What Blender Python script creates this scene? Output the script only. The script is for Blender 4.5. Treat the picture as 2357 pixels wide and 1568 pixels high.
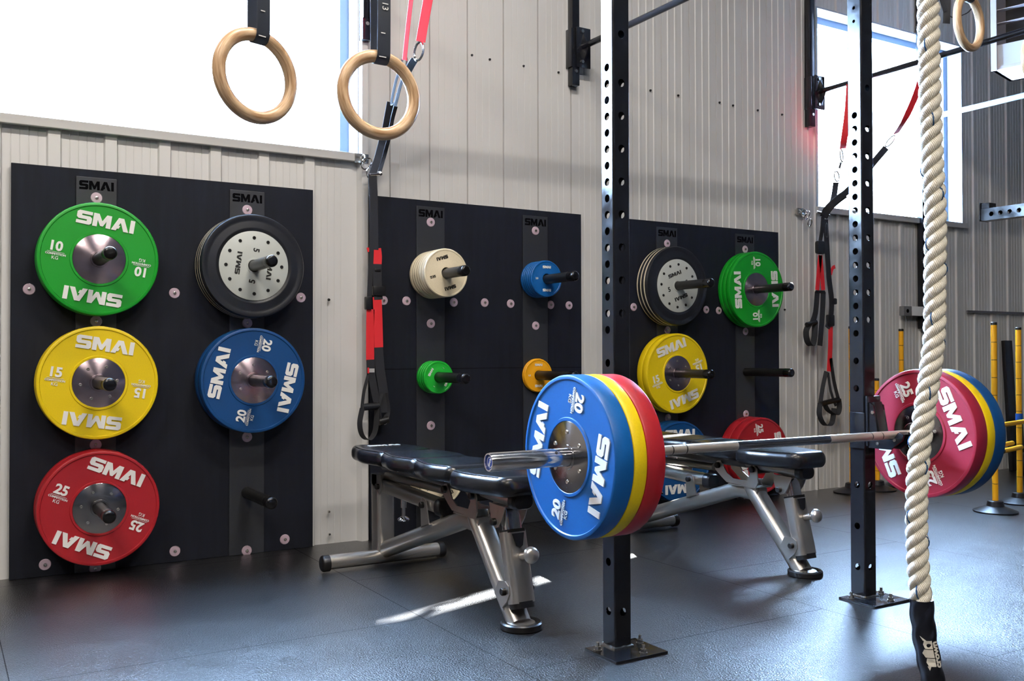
import bpy, bmesh, math, random
from mathutils import Vector, Matrix, Euler
import numpy as np
random.seed(7)
for o in list(bpy.data.objects): bpy.data.objects.remove(o)
S = bpy.context.scene; COL = S.collection
PI = math.pi; R = math.radians

# ------------------------------------------------------------------ camera
F_PX = 2186.25
yaw, pitch, roll, CH = 0.54615, 0.013955, -0.0020218, 0.87325
FW = Vector((math.sin(yaw)*math.cos(pitch), math.cos(yaw)*math.cos(pitch), math.sin(pitch)))
r0 = Vector((math.cos(yaw), -math.sin(yaw), 0)); u0 = r0.cross(FW)
RT = r0*math.cos(roll)+u0*math.sin(roll); UP = -r0*math.sin(roll)+u0*math.cos(roll)
CAMP = Vector((0, 0, CH))
cd = bpy.data.cameras.new('camera'); cam = bpy.data.objects.new('camera', cd); COL.objects.link(cam)
cd.sensor_width = 36; cd.lens = F_PX/2357*36; cd.clip_start = .05; cd.clip_end = 200
M = Matrix(((RT.x, UP.x, -FW.x, CAMP.x), (RT.y, UP.y, -FW.y, CAMP.y), (RT.z, UP.z, -FW.z, CAMP.z), (0, 0, 0, 1)))
cam.matrix_world = M; S.camera = cam

# ------------------------------------------------------------------ world, sun, exposure
S.view_settings.view_transform = 'Standard'; S.view_settings.look = 'None'
S.view_settings.exposure = 0.0; S.view_settings.gamma = 1; S.view_settings.use_curve_mapping = False
W = bpy.data.worlds.new('World'); S.world = W; W.use_nodes = True
bg = W.node_tree.nodes['Background']; bg.inputs[0].default_value = (.48, .68, 1, 1); bg.inputs[1].default_value = 165.0
SUN_AZ, SUN_EL = R(17.3), R(31.4)
sd = bpy.data.lights.new('sun', 'SUN'); sd.energy = 600; sd.angle = R(.5); sd.color = (1, .97, .93)
sun = bpy.data.objects.new('sun', sd); COL.objects.link(sun)
sdir = Vector((-math.cos(SUN_AZ)*math.cos(SUN_EL), -math.sin(SUN_AZ)*math.cos(SUN_EL), -math.sin(SUN_EL)))
sun.rotation_euler = sdir.to_track_quat('-Z', 'Y').to_euler(); sun.location = (8, 8, 6)
LAMP_POWER = 172.0   # emission of the ceiling lamps

# ------------------------------------------------------------------ helpers
def at(px, py, Y):      # point of the plane y = Y
    d = FW*F_PX + RT*(px-1178.5) - UP*(py-784); return CAMP + d*(Y/d.y)
def atx(px, py, X):
    d = FW*F_PX + RT*(px-1178.5) - UP*(py-784); return CAMP + d*(X/d.x)

def mat(name, col, rough=.5, metal=0, **k):
    m = bpy.data.materials.new(name); m.use_nodes = True; b = m.node_tree.nodes['Principled BSDF']
    b.inputs['Base Color'].default_value = (*col, 1); b.inputs['Roughness'].default_value = rough; b.inputs['Metallic'].default_value = metal
    for a, v in k.items(): b.inputs[a.replace('_', ' ')].default_value = v
    return m
def N(m, t, **k):
    n = m.node_tree.nodes.new(t)
    for a, v in k.items(): setattr(n, a, v)
    return n
def L(m, a, b): m.node_tree.links.new(a, b)
def bsdf(m): return m.node_tree.nodes['Principled BSDF']
def noisy(m, scale=40, bump=.1, dist=.002, colvar=0, detail=4, coord='Object', stretch=None, rvar=0):
    tc = N(m, 'ShaderNodeTexCoord'); n = N(m, 'ShaderNodeTexNoise'); n.inputs['Scale'].default_value = scale; n.inputs['Detail'].default_value = detail
    src = tc.outputs[coord]
    if stretch:
        mp = N(m, 'ShaderNodeMapping'); mp.inputs['Scale'].default_value = stretch; L(m, src, mp.inputs[0]); src = mp.outputs[0]
    L(m, src, n.inputs['Vector'])
    if bump:
        b = N(m, 'ShaderNodeBump'); b.inputs['Strength'].default_value = bump; b.inputs['Distance'].default_value = dist
        L(m, n.outputs['Fac'], b.inputs['Height']); L(m, b.outputs[0], bsdf(m).inputs['Normal'])
    if colvar:
        c = bsdf(m).inputs['Base Color'].default_value[:]; mx = N(m, 'ShaderNodeMix', data_type='RGBA')
        mx.inputs[6].default_value = tuple(v*(1-colvar) for v in c[:3])+(1,); mx.inputs[7].default_value = tuple(min(1, v*(1+colvar)) for v in c[:3])+(1,)
        L(m, n.outputs['Fac'], mx.inputs[0]); L(m, mx.outputs[2], bsdf(m).inputs['Base Color'])
    if rvar:
        r = bsdf(m).inputs['Roughness'].default_value; mr = N(m, 'ShaderNodeMapRange'); mr.inputs[1].default_value = .35; mr.inputs[2].default_value = .65
        mr.inputs[3].default_value = max(0, r-rvar); mr.inputs[4].default_value = r+rvar; L(m, n.outputs['Fac'], mr.inputs[0]); L(m, mr.outputs[0], bsdf(m).inputs['Roughness'])
    return m

def finish(name, bm, m=None, parent=None, smooth=35, mats=None):
    bmesh.ops.recalc_face_normals(bm, faces=bm.faces)
    me = bpy.data.meshes.new(name); bm.to_mesh(me); bm.free()
    if mats:
        for q in mats: me.materials.append(q)
    elif m: me.materials.append(m)
    if smooth:
        for p in me.polygons: p.use_smooth = True
        me.set_sharp_from_angle(angle=R(smooth))
    return link(name, me, parent)
def link(name, me, parent=None, mw=None):
    o = bpy.data.objects.new(name, me); COL.objects.link(o)
    if parent: o.parent = parent
    if mw is not None: o.matrix_local = mw
    return o
def tag(o, label=None, cat=None, group=None, kind=None):
    if label: o['label'] = label
    if cat: o['category'] = cat
    if group: o['group'] = group
    if kind: o['kind'] = kind
    return o
def empty(name, loc=(0, 0, 0), mw=None):
    o = bpy.data.objects.new(name, None); COL.objects.link(o); o.empty_display_size = .05
    if mw is not None: o.matrix_world = mw
    else: o.location = loc
    return o
def BM(): return bmesh.new()
def box(bm, c, s, rot=None, bev=0, mi=0):
    vs = bmesh.ops.create_cube(bm, size=1)['verts']
    mx = Matrix.Translation(c) @ (rot.to_4x4() if rot else Matrix()) @ Matrix.Diagonal((*s, 1))
    bmesh.ops.transform(bm, matrix=mx, verts=vs)
    fs = {f for v in vs for f in v.link_faces}
    for f in fs: f.material_index = mi
    if bev:
        es = list({e for v in vs for e in v.link_edges})
        bmesh.ops.bevel(bm, geom=es, offset=bev, segments=2, affect='EDGES', profile=.6)
def box2(bm, a, b, bev=0, mi=0):
    a = Vector(a); b = Vector(b); box(bm, (a+b)/2, [abs(x) for x in (b-a)], bev=bev, mi=mi)
def frame_of(d):
    d = d.normalized(); q = Vector((0, 0, 1)) if abs(d.z) < .95 else Vector((0, 1, 0))
    x = q.cross(d).normalized(); y = d.cross(x); return x, y
def cyl(bm, p0, p1, r, seg=20, r2=None, caps=True, dome=0):
    p0 = Vector(p0); p1 = Vector(p1); x, y = frame_of(p1-p0); r2 = r if r2 is None else r2; d = (p1-p0).normalized()
    st = [(p0, r), (p1, r2)]
    if dome: st = [(p0, r)] + [(p1-d*dome*(1-math.sin(a)), r2*(1-dome/r2*(1-math.cos(a))) if dome <= r2 else r2) for a in [k*PI/2/5 for k in range(6)]]
    rings = [[bm.verts.new(c+(x*math.cos(2*PI*i/seg)+y*math.sin(2*PI*i/seg))*rr) for i in range(seg)] for c, rr in st]
    for a, b in zip(rings, rings[1:]):
        for i in range(seg): bm.faces.new((a[i], a[(i+1) % seg], b[(i+1) % seg], b[i]))
    if caps: bm.faces.new(rings[0][::-1]); bm.faces.new(rings[-1])
def lathe(bm, prof, seg=64, closed=False, mx=None, mi=None):
    rings = []
    for r, z in prof:
        ring = []
        for i in range(seg):
            v = Vector((r*math.cos(2*PI*i/seg), r*math.sin(2*PI*i/seg), z))
            ring.append(bm.verts.new(mx @ v if mx else v))
        rings.append(ring)
    n = len(rings); rng = range(n) if closed else range(n-1)
    for k in rng:
        a, b = rings[k], rings[(k+1) % n]
        for i in range(seg):
            f = bm.faces.new((a[i], a[(i+1) % seg], b[(i+1) % seg], b[i]))
            if mi: f.material_index = mi[k]
    if not closed:
        if prof[0][0] > 1e-5: bm.faces.new(rings[0][::-1])
        if prof[-1][0] > 1e-5: bm.faces.new(rings[-1])
def rrect(w, h, r, n=4):
    r = min(r, w/2-1e-4, h/2-1e-4); out = []
    for cx, cy, a in ((w/2-r, h/2-r, 0), (-w/2+r, h/2-r, PI/2), (-w/2+r, -h/2+r, PI), (w/2-r, -h/2+r, 1.5*PI)):
        for k in range(n+1):
            t = a+PI/2*k/n; out.append((cx+r*math.cos(t), cy+r*math.sin(t)))
    return out
def sweep(bm, path, sec, side=None, caps=True, scales=None, loop=False, uvl=None):
    """sec in (side, up) plane; side = fixed lateral vector"""
    path = [Vector(p) for p in path]; n = len(path); rings = []
    for i, p in enumerate(path):
        if loop: d = path[(i+1) % n]-path[i-1]
        else: d = path[min(i+1, n-1)]-path[max(i-1, 0)]
        d.normalize()
        if 0 < i < n-1 or loop:
            d1 = (p-path[i-1]).normalized(); c = max(.3, math.sqrt(max(.05, (1+d1.dot((path[(i+1) % n]-p).normalized()))/2)))
        else: c = 1
        if side is not None:
            x = (Vector(side)-d*d.dot(Vector(side))).normalized(); y = d.cross(x)
        else: x, y = frame_of(d)
        s = scales[i] if scales else 1
        rings.append([bm.verts.new(p+x*a*s+y*b*s/(c if side is not None else 1)) for a, b in sec])
    m = len(sec)
    for k in range(n if loop else n-1):
        a, b = rings[k], rings[(k+1) % n]
        for i in range(m): bm.faces.new((a[i], a[(i+1) % m], b[(i+1) % m], b[i]))
    if caps and not loop: bm.faces.new(rings[0][::-1]); bm.faces.new(rings[-1])
def circ(r, n=10): return [(r*math.cos(2*PI*i/n), r*math.sin(2*PI*i/n)) for i in range(n)]
def smoothpath(pts, k=6):
    pts = [Vector(p) for p in pts]; out = []
    for i in range(len(pts)-1):
        p0 = pts[max(i-1, 0)]; p1 = pts[i]; p2 = pts[i+1]; p3 = pts[min(i+2, len(pts)-1)]
        for j in range(k):
            t = j/k; out.append(.5*((2*p1)+(p2-p0)*t+(2*p0-5*p1+4*p2-p3)*t*t+(3*p1-p0-3*p2+p3)*t**3))
    out.append(pts[-1]); return out
def ribbon(bm, pts, w, side=(1, 0, 0), th=.0022, k=5):
    sweep(bm, smoothpath(pts, k) if k > 1 else pts, rrect(w, th, th*.3, 1), side=side)
def torus(bm, c, rx, rz, r, ax=(1, 0, 0), az=(0, 0, 1), n=40, m=12, sec=None):
    ax = Vector(ax).normalized(); az = Vector(az).normalized(); nn = ax.cross(az).normalized(); c = Vector(c)
    p = [c+ax*rx*math.cos(2*PI*i/n)+az*rz*math.sin(2*PI*i/n) for i in range(n)]
    sweep(bm, p, sec or circ(r, m), side=nn, loop=True)
def poly(bm, pts, th, z=0, mx=None):
    mx = mx or Matrix()
    a = [bm.verts.new(mx @ Vector((x, y, z))) for x, y in pts]; b = [bm.verts.new(mx @ Vector((x, y, z+th))) for x, y in pts]
    n = len(pts); bm.faces.new(b)
    bm.faces.new(a[::-1])
    for i in range(n): bm.faces.new((a[i], a[(i+1) % n], b[(i+1) % n], b[i]))

# ---- lettering
LOGO = [
 (0.0, [(.16, 1), (1.12, 1), (1.12, .75), (.36, .75), (.36, .63), (.98, .63), (1.12, .5), (1.12, .13), (.98, 0), (0, 0), (0, .25), (.76, .25), (.76, .37), (.14, .37), (0, .5), (0, .87)]),
 (1.2, [(0, 0), (0, 1), (.40, 1), (.69, .47), (.98, 1), (1.34, 1), (1.34, 0), (1.0, 0), (1.0, .5), (.78, .08), (.58, .08), (.34, .52), (.34, 0)]),
 (2.60, [(0, 0), (.46, 1), (.86, 1), (1.32, 0), (.94, 0), (.65, .66), (.53, .4), (.66, .4), (.56, .16), (.43, .16), (.37, 0)]),
 (3.98, [(0, 0), (0, 1), (.34, 1), (.34, 0)])]
LOGO_W = 4.32
def logo(bm, h, mx, th=.0016, aspect=4.0):
    sx = h*aspect/LOGO_W
    for x0, pts in LOGO:
        poly(bm, [((x0+x)*sx-h*aspect/2, (y-.5)*h) for x, y in pts], th, mx=mx)
_tc = {}
def text(bm, s, h, mx, th=.0012, bold=.02):
    key = (s, bold)
    if key not in _tc:
        cu = bpy.data.curves.new('t', 'FONT'); cu.body = s; cu.align_x = 'CENTER'; cu.align_y = 'CENTER'; cu.size = 1; cu.offset = bold; cu.resolution_u = 3; cu.extrude = .5
        ob = bpy.data.objects.new('t', cu); COL.objects.link(ob); dg = bpy.context.evaluated_depsgraph_get()
        me = bpy.data.meshes.new_from_object(ob.evaluated_get(dg)); vs = [v.co.copy() for v in me.vertices]; fs = [tuple(p.vertices) for p in me.polygons]
        ys = [v.y for v in vs]; hh = max(ys)-min(ys); cy = (max(ys)+min(ys))/2; xs = [v.x for v in vs]; cx = (max(xs)+min(xs))/2
        _tc[key] = ([Vector(((v.x-cx)/hh, (v.y-cy)/hh, v.z+.5)) for v in vs], fs)
        bpy.data.objects.remove(ob); bpy.data.meshes.remove(me); bpy.data.curves.remove(cu)
    vs, fs = _tc[key]; nv = [bm.verts.new(mx @ Vector((v.x*h, v.y*h, v.z*th))) for v in vs]
    for f in fs:
        try: bm.faces.new([nv[i] for i in f])
        except ValueError: pass
def RZ(a): return Matrix.Rotation(a, 4, 'Z')
def T(*v): return Matrix.Translation(v)

# ------------------------------------------------------------------ materials
m_wall = noisy(mat('wall_paint', (.62, .615, .60), .42), 3, .15, .004, .05)
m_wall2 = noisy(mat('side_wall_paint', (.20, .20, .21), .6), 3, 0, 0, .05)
m_trim = mat('trim_paint', (.58, .57, .55), .35)
m_reveal = mat('reveal_darkened', (.42, .48, .56), .4)  # white reveal darkened to blue-grey to offset the overbright sky
m_ceil = mat('ceiling_paint', (.25, .25, .25), .8)
m_board = noisy(mat('board_black', (.0055, .007, .0125), .7, Specular_IOR_Level=.25), 30, .25, .002, .4, stretch=(1.5, 1, .12))
m_strip = noisy(mat('strip_black', (.021, .023, .027), .45), 60, .05, .001, .1)
m_inset = mat('cut_lettering', (.001, .001, .002), .8, Specular_IOR_Level=.05)
m_rubber = mat('peg_black', (.004, .004, .0045), .22)
m_peg = noisy(mat('peg_steel', (.007, .007, .007), .34), 200, .2, .0005)
m_washer = mat('clear_washer', (.55, .42, .49), .28, .1)
m_bolt = mat('zinc', (.75, .74, .70), .25, 1)
m_chrome = noisy(mat('chrome', (.78, .78, .80), .13, 1), 30, 0, 0, 0, rvar=.05)
m_satin = mat('satin_steel', (.78, .77, .76), .28, .9)
m_dark = mat('black_plastic', (.008, .008, .009), .35)
m_post = noisy(mat('rack_black', (.010, .011, .014), .17, 0), 25, .06, .001, 0, rvar=.06)
m_steelgrey = noisy(mat('silver_paint', (.64, .61, .57), .30, .9), 300, .12, .0004)
m_vinyl = noisy(mat('black_vinyl', (.006, .0065, .008), .27), 500, .15, .0006)
m_white = mat('white_print', (.82, .82, .80), .4)
m_blackp = mat('black_print', (.01, .01, .01), .5)
m_web_black = noisy(mat('black_webbing', (.012, .013, .017), .75), 600, .5, .001)
m_web_ring = noisy(mat('ring_webbing', (.016, .022, .034), .6), 700, .4, .001)
m_web_red = noisy(mat('red_webbing', (.72, .015, .02), .6), 600, .4, .001)
m_yellow = mat('pole_yellow', (.92, .42, .01), .35)
m_glass = bpy.data.materials.new('window_glass'); m_glass.use_nodes = True
nt = m_glass.node_tree; nt.nodes.clear(); o_ = nt.nodes.new('ShaderNodeOutputMaterial'); mx_ = nt.nodes.new('ShaderNodeMixShader'); t_ = nt.nodes.new('ShaderNodeBsdfTransparent'); g_ = nt.nodes.new('ShaderNodeBsdfGlossy')
g_.inputs['Roughness'].default_value = .02; mx_.inputs[0].default_value = .06; t_.inputs[0].default_value = (.95, .98, 1, 1)
nt.links.new(t_.outputs[0], mx_.inputs[1]); nt.links.new(g_.outputs[0], mx_.inputs[2]); nt.links.new(mx_.outputs[0], o_.inputs[0])
# brushed metal hub
def hubmat(name, col, rough):
    m = mat(name, col, rough, 1, Anisotropic=.9, Anisotropic_Rotation=.25); tg = N(m, 'ShaderNodeTangent', direction_type='RADIAL', axis='Z'); L(m, tg.outputs[0], bsdf(m).inputs['Tangent'])
    tc = N(m, 'ShaderNodeTexCoord'); ln = N(m, 'ShaderNodeVectorMath', operation='LENGTH'); L(m, tc.outputs['Object'], ln.inputs[0])
    n = N(m, 'ShaderNodeTexNoise', noise_dimensions='1D'); n.inputs['Scale'].default_value = 900; L(m, ln.outputs['Value'], n.inputs['W'])
    b = N(m, 'ShaderNodeBump'); b.inputs['Strength'].default_value = .12; b.inputs['Distance'].default_value = .0005; L(m, n.outputs['Fac'], b.inputs['Height']); L(m, b.outputs[0], bsdf(m).inputs['Normal'])
    return m
m_hub = hubmat('brushed_hub', (.62, .50, .54), .24)
m_hub2 = hubmat('polished_hub', (.36, .35, .36), .16)
def discmat(name, c, r=.42): return noisy(mat(name, c, r), 260, .12, .0006, .12)
DC = {'green': discmat('green_rubber', (.004, .29, .014)), 'yellow': discmat('yellow_rubber', (.78, .56, .003)), 'red': discmat('red_rubber', (.37, .010, .015)),
      'blue': discmat('blue_rubber', (.003, .055, .19)), 'black': discmat('black_rubber', (.010, .011, .014), .36), 'cream': discmat('cream_rubber', (.78, .68, .48)),
      'brightblue': discmat('bright_blue_rubber', (.002, .10, .34)), 'amber': discmat('amber_rubber', (.85, .38, .004)), 'crimson': discmat('crimson_rubber', (.29, .012, .032)),
      'limegreen': discmat('lime_rubber', (.01, .42, .03))}
m_greyplate = mat('grey_face', (.50, .53, .50), .4)
# wood for the rings
m_wood = mat('birch', (.66, .44, .25), .35)
def woodtex():
    m = m_wood; tc = N(m, 'ShaderNodeTexCoord'); mp = N(m, 'ShaderNodeMapping'); mp.inputs['Scale'].default_value = (1, 1, 1)
    sx = N(m, 'ShaderNodeSeparateXYZ'); L(m, tc.outputs['Object'], sx.inputs[0])
    n = N(m, 'ShaderNodeTexNoise'); n.inputs['Scale'].default_value = 1; n.inputs['Detail'].default_value = 5
    v = N(m, 'ShaderNodeVectorMath', operation='MULTIPLY'); v.inputs[1].default_value = (14, 420, 14); L(m, tc.outputs['Object'], v.inputs[0]); L(m, v.outputs[0], n.inputs['Vector'])
    cr = N(m, 'ShaderNodeValToRGB'); cr.color_ramp.elements[0].position = .35; cr.color_ramp.elements[0].color = (.40, .22, .10, 1); cr.color_ramp.elements[1].position = .62; cr.color_ramp.elements[1].color = (.74, .52, .31, 1)
    L(m, n.outputs['Fac'], cr.inputs[0]); L(m, cr.outputs[0], bsdf(m).inputs['Base Color'])
woodtex()
# rope
m_rope = mat('cotton_rope', (.80, .73, .58), .9)
def ropetex():
    m = m_rope; uv = N(m, 'ShaderNodeUVMap'); w = N(m, 'ShaderNodeTexWave', wave_type='BANDS', bands_direction='DIAGONAL'); w.inputs['Scale'].default_value = 1; w.inputs['Distortion'].default_value = 1.2; w.inputs['Detail'].default_value = 2
    mp = N(m, 'ShaderNodeMapping'); mp.inputs['Scale'].default_value = (120, 5, 1); L(m, uv.outputs[0], mp.inputs[0]); L(m, mp.outputs[0], w.inputs['Vector'])
    n = N(m, 'ShaderNodeTexNoise'); n.inputs['Scale'].default_value = 400; tc = N(m, 'ShaderNodeTexCoord'); L(m, tc.outputs['Object'], n.inputs['Vector'])
    ad = N(m, 'ShaderNodeMath', operation='ADD'); L(m, w.outputs['Fac'], ad.inputs[0]); L(m, n.outputs['Fac'], ad.inputs[1])
    b = N(m, 'ShaderNodeBump'); b.inputs['Strength'].default_value = .7; b.inputs['Distance'].default_value = .0015; L(m, ad.outputs[0], b.inputs['Height']); L(m, b.outputs[0], bsdf(m).inputs['Normal'])
    mx = N(m, 'ShaderNodeMix', data_type='RGBA'); mx.inputs[6].default_value = (.76, .69, .55, 1); mx.inputs[7].default_value = (.95, .91, .82, 1); L(m, w.outputs['Fac'], mx.inputs[0]); L(m, mx.outputs[2], bsdf(m).inputs['Base Color'])
ropetex()
# floor rubber
m_floor = mat('rubber_mat', (.012, .013, .016), .42)
def floortex():
    m = m_floor; tc = N(m, 'ShaderNodeTexCoord'); sx = N(m, 'ShaderNodeSeparateXYZ'); L(m, tc.outputs['Object'], sx.inputs[0])
    def ma(op, a, b=None, c=None):
        n = N(m, 'ShaderNodeMath', operation=op)
        for i, v in enumerate((a, b, c)):
            if v is None: continue
            if isinstance(v, (int, float)): n.inputs[i].default_value = v
            else: L(m, v, n.inputs[i])
        return n.outputs[0]
    X = ma('DIVIDE', ma('SUBTRACT', sx.outputs[0], 1.385-1.21*20), 1.21); col = ma('FLOOR', X); fx = ma('FRACT', X)
    off = ma('MULTIPLY', ma('MODULO', col, 2), .5)      # alternate columns shifted by half a mat
    Y = ma('ADD', ma('DIVIDE', ma('SUBTRACT', sx.outputs[1], 2.842-1.22*20.5), 1.22), off); fy = ma('FRACT', Y)
    def edge(f): return ma('MINIMUM', f, ma('SUBTRACT', 1, f))
    e = ma('MINIMUM', edge(fx), edge(fy)); seam = ma('MULTIPLY', ma('LESS_THAN', e, .0013), .8)
    # pebbled surface, a grain that wanders
    mp = N(m, 'ShaderNodeMapping'); mp.inputs['Scale'].default_value = (1.0, .7, 1); mp.inputs['Rotation'].default_value = (0, 0, R(30)); L(m, tc.outputs['Object'], mp.inputs[0])
    ns = N(m, 'ShaderNodeTexNoise'); ns.inputs['Scale'].default_value = 3; L(m, tc.outputs['Object'], ns.inputs['Vector'])
    vm = N(m, 'ShaderNodeVectorMath', operation='MULTIPLY_ADD'); L(m, ns.outputs['Color'], vm.inputs[0]); vm.inputs[1].default_value = (.06, .06, 0); L(m, mp.outputs[0], vm.inputs[2])
    n1 = N(m, 'ShaderNodeTexNoise'); n1.inputs['Scale'].default_value = 230; n1.inputs['Detail'].default_value = 1.5; n1.inputs['Distortion'].default_value = .6; L(m, vm.outputs[0], n1.inputs['Vector'])
    rg = N(m, 'ShaderNodeMapRange', interpolation_type='SMOOTHSTEP'); rg.inputs[1].default_value = .36; rg.inputs[2].default_value = .62; L(m, n1.outputs['Fac'], rg.inputs[0])
    hgt = ma('SUBTRACT', rg.outputs[0], ma('MULTIPLY', seam, 2.5))
    b = N(m, 'ShaderNodeBump'); b.inputs['Strength'].default_value = .75; b.inputs['Distance'].default_value = .0007; L(m, hgt, b.inputs['Height']); L(m, b.outputs[0], bsdf(m).inputs['Normal'])
    big = N(m, 'ShaderNodeTexNoise'); big.inputs['Scale'].default_value = 2.2; big.inputs['Detail'].default_value = 5; L(m, tc.outputs['Object'], big.inputs['Vector'])
    rr = N(m, 'ShaderNodeMapRange'); rr.inputs[1].default_value = .3; rr.inputs[2].default_value = .7; rr.inputs[3].default_value = .38; rr.inputs[4].default_value = .46; bsdf(m).inputs['Specular IOR Level'].default_value = .6; bsdf(m).inputs['Coat Weight'].default_value = 1; bsdf(m).inputs['Coat Roughness'].default_value = .29; bsdf(m).inputs['Coat IOR'].default_value = 1.56; ns_ = ma('SUBTRACT', 1, seam); L(m, ns_, bsdf(m).inputs['Coat Weight']); L(m, ma('MULTIPLY', ns_, .35), bsdf(m).inputs['Specular IOR Level']); L(m, b.outputs[0], bsdf(m).inputs['Coat Normal']); L(m, big.outputs['Fac'], rr.inputs[0]); L(m, rr.outputs[0], bsdf(m).inputs['Roughness'])
    mx = N(m, 'ShaderNodeMix', data_type='RGBA'); mx.inputs[6].default_value = (.007, .007, .008, 1); mx.inputs[7].default_value = (.002, .002, .002, 1); L(m, seam, mx.inputs[0]); L(m, mx.outputs[2], bsdf(m).inputs['Base Color'])
floortex()

# ------------------------------------------------------------------ room shell
YW = 4.178; X0, X1, Y0, HC = -6.5, 10.0, -8.0, 4.4
W1 = (.05, 1.693, 1.8126, 3.0967); W2 = (4.8467, 6.365, 1.8126, 3.0967)
def wall_window():
    prof = []       # (x, depth toward the room)
    def rib(c, w, h, s=.006): prof.extend([(c-w/2-s, 0), (c-w/2, h), (c+w/2, h), (c+w/2+s, 0)])
    def groove(c, w, h): prof.extend([(c-w/2, 0), (c-w/2+.001, -h), (c+w/2-.001, -h), (c+w/2, 0)])
    x = .4035-.2115*32
    while x < 1.60:
        rib(x, .044, .013)
        for k in (.058, .090, .122, .154): groove(x+k, .004, .0016)
        x += .2115
    rib(1.722, .030, .02, .009)
    x = 1.857; i = 0
    while x < 4.75:
        if x < 3.1:
            groove(x, .009, .012)
            for k in (.052, .085, .126, .160): groove(x+k, .004, .0015)
        else:
            groove(x, .007, .008)
            for k in (.052, .105, .158): rib(x+k, .012, .004, .004)
        x += .2112
    x = 4.83
    while x < X1-.1:
        rib(x, .020, .013, .006)
        for k in (.055, .090, .125, .160): groove(x+k, .004, .002)
        x += .2108
    prof.extend([(X0, 0), (X1, 0)])
    for w in (W1, W2): prof.extend([(w[0], 0), (w[1], 0)])
    for k in (W1[0], W1[1], W2[0], W2[1]): prof = [p for p in prof if abs(p[0]-k) > .014 or p == (k, 0)]
    prof = [p for p in prof if p[0] >= X0 and p[0] <= X1]
    def base(x): return .013 if (x < 1.70 or x > 4.79) else (.004 if x > 3.1 else 0)
    prof = [(x, d-base(x)) for x, d in prof]
    prof.sort(); bm = BM(); seamz = 1.174
    for (xa, da), (xb, db) in zip(prof, prof[1:]):
        if xb-xa < 1e-6: continue
        xm = (xa+xb)/2; zs = [(0, HC)]
        if xa > 6.3: zs = [(0, seamz), (seamz, HC)]
        for w in (W1, W2):
            if w[0] <= xm <= w[1]: zs = [(0, w[2]), (w[3], HC)]
        for za, zb in zs:
            o = 0
            v = [bm.verts.new((xa, YW-da+o, za)), bm.verts.new((xb, YW-db+o, za)), bm.verts.new((xb, YW-db+o, zb)), bm.verts.new((xa, YW-da+o, zb))]
            bm.faces.new(v)
    bmesh.ops.remove_doubles(bm, verts=bm.verts, dist=1e-5)
    me = bpy.data.meshes.new('wall_window'); bm.to_mesh(me); bm.free(); me.materials.append(m_wall)
    return tag(link('wall_window', me), kind='structure')
wall = wall_window()
for (x, z) in [(2.306, 2.379), (2.41, 2.374), (2.613, 2.372), (2.832, 2.372), (3.462, 2.366), (3.668, 2.366), (3.991, 2.369), (4.1, 2.366), (4.307, 2.364), (4.518, 2.365), (1.552, 1.124), (1.553, .149), (1.555, .045), (4.531, 1.145), (4.53, .14)]:
    bm = BM(); cyl(bm, (x, YW+.002, z), (x, YW-.006, z), .007, 8, .005); finish('screw', bm, m_dark if z > 1 else m_bolt, wall)
bm = BM(); box2(bm, (X0, Y0, -.05), (X1, YW+.3, 0)); tag(finish('floor', bm, m_floor, smooth=0), kind='structure')
bm = BM(); box2(bm, (X0, Y0, HC), (X1, YW+.3, HC+.1)); tag(finish('ceiling', bm, m_ceil, smooth=0), kind='structure')
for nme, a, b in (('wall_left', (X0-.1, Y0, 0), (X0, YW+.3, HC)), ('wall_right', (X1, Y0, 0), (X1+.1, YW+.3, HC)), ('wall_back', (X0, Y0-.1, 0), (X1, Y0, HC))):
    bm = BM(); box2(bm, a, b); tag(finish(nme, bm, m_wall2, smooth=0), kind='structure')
def window(n, w):
    xa, xb, za, zb = w; e = empty('window_%d' % n, (xb, YW, za)); tag(e, kind='structure')
    def part(name, bm, m): o = finish(name, bm, m, smooth=0); o.parent = e; o.matrix_parent_inverse = e.matrix_basis.inverted(); o.location = (0, 0, 0); return o
    ya, yb = YW, YW+.20; t = .012
    bm = BM()
    box2(bm, (xa-t, ya+.001, za-t), (xa, yb, zb+t)); box2(bm, (xb, ya+.001, za-t), (xb+t, yb, zb+t)); box2(bm, (xa, ya+.001, zb), (xb, yb, zb+t)); box2(bm, (xa, ya+.001, za-t), (xb, yb, za))
    part('reveal', bm, m_reveal)
    fm = mat('frame_darkened_%d' % n, (.20, .27, .36), .4)  # frame's white toned down to grey-blue so sky glare leaves its lines
    bm = BM(); f = .045; y1, y2 = YW+.115, YW+.175
    box2(bm, (xa, y1, za), (xa+f, y2, zb)); box2(bm, (xb-f, y1, za), (xb, y2, zb)); box2(bm, (xa, y1, za), (xb, y2, za+.02)); box2(bm, (xa, y1, zb-f), (xb, y2, zb))
    part('window_frame', bm, fm)
    bm = BM(); box2(bm, (xa+.02, YW+.145, za+.01), (xb-.02, YW+.149, zb-.02)); part('glass', bm, m_glass)
    bm = BM(); box2(bm, (xa-.03, YW-.022, za-.038), (xb+.03, YW+.002, za), bev=.003)
    part('sill', bm, m_trim)
    return e
window(1, W1); window(2, W2)
bm = BM(); box2(bm, (6.40, YW-.012, 1.166), (X1, YW-.001, 1.182)); tag(finish('trim_1', bm, mat('seam_paint', (.12, .12, .14), .8), smooth=0), kind='structure')

# added unseen outside: two slabs whose gap trims the sun to one blade
m_out = mat('blocker_grey', (.6, .6, .58), .6)
for nme, ya, yb, xx in (('sun_blocker_near', 4.42, 5.085, 8.5), ('sun_blocker_far', 5.172, 5.42, 8.5)):
    bm = BM(); box2(bm, (xx, ya, 0), (xx+.12, yb, 5)); tag(finish(nme, bm, m_out, smooth=0), kind='structure')

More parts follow.
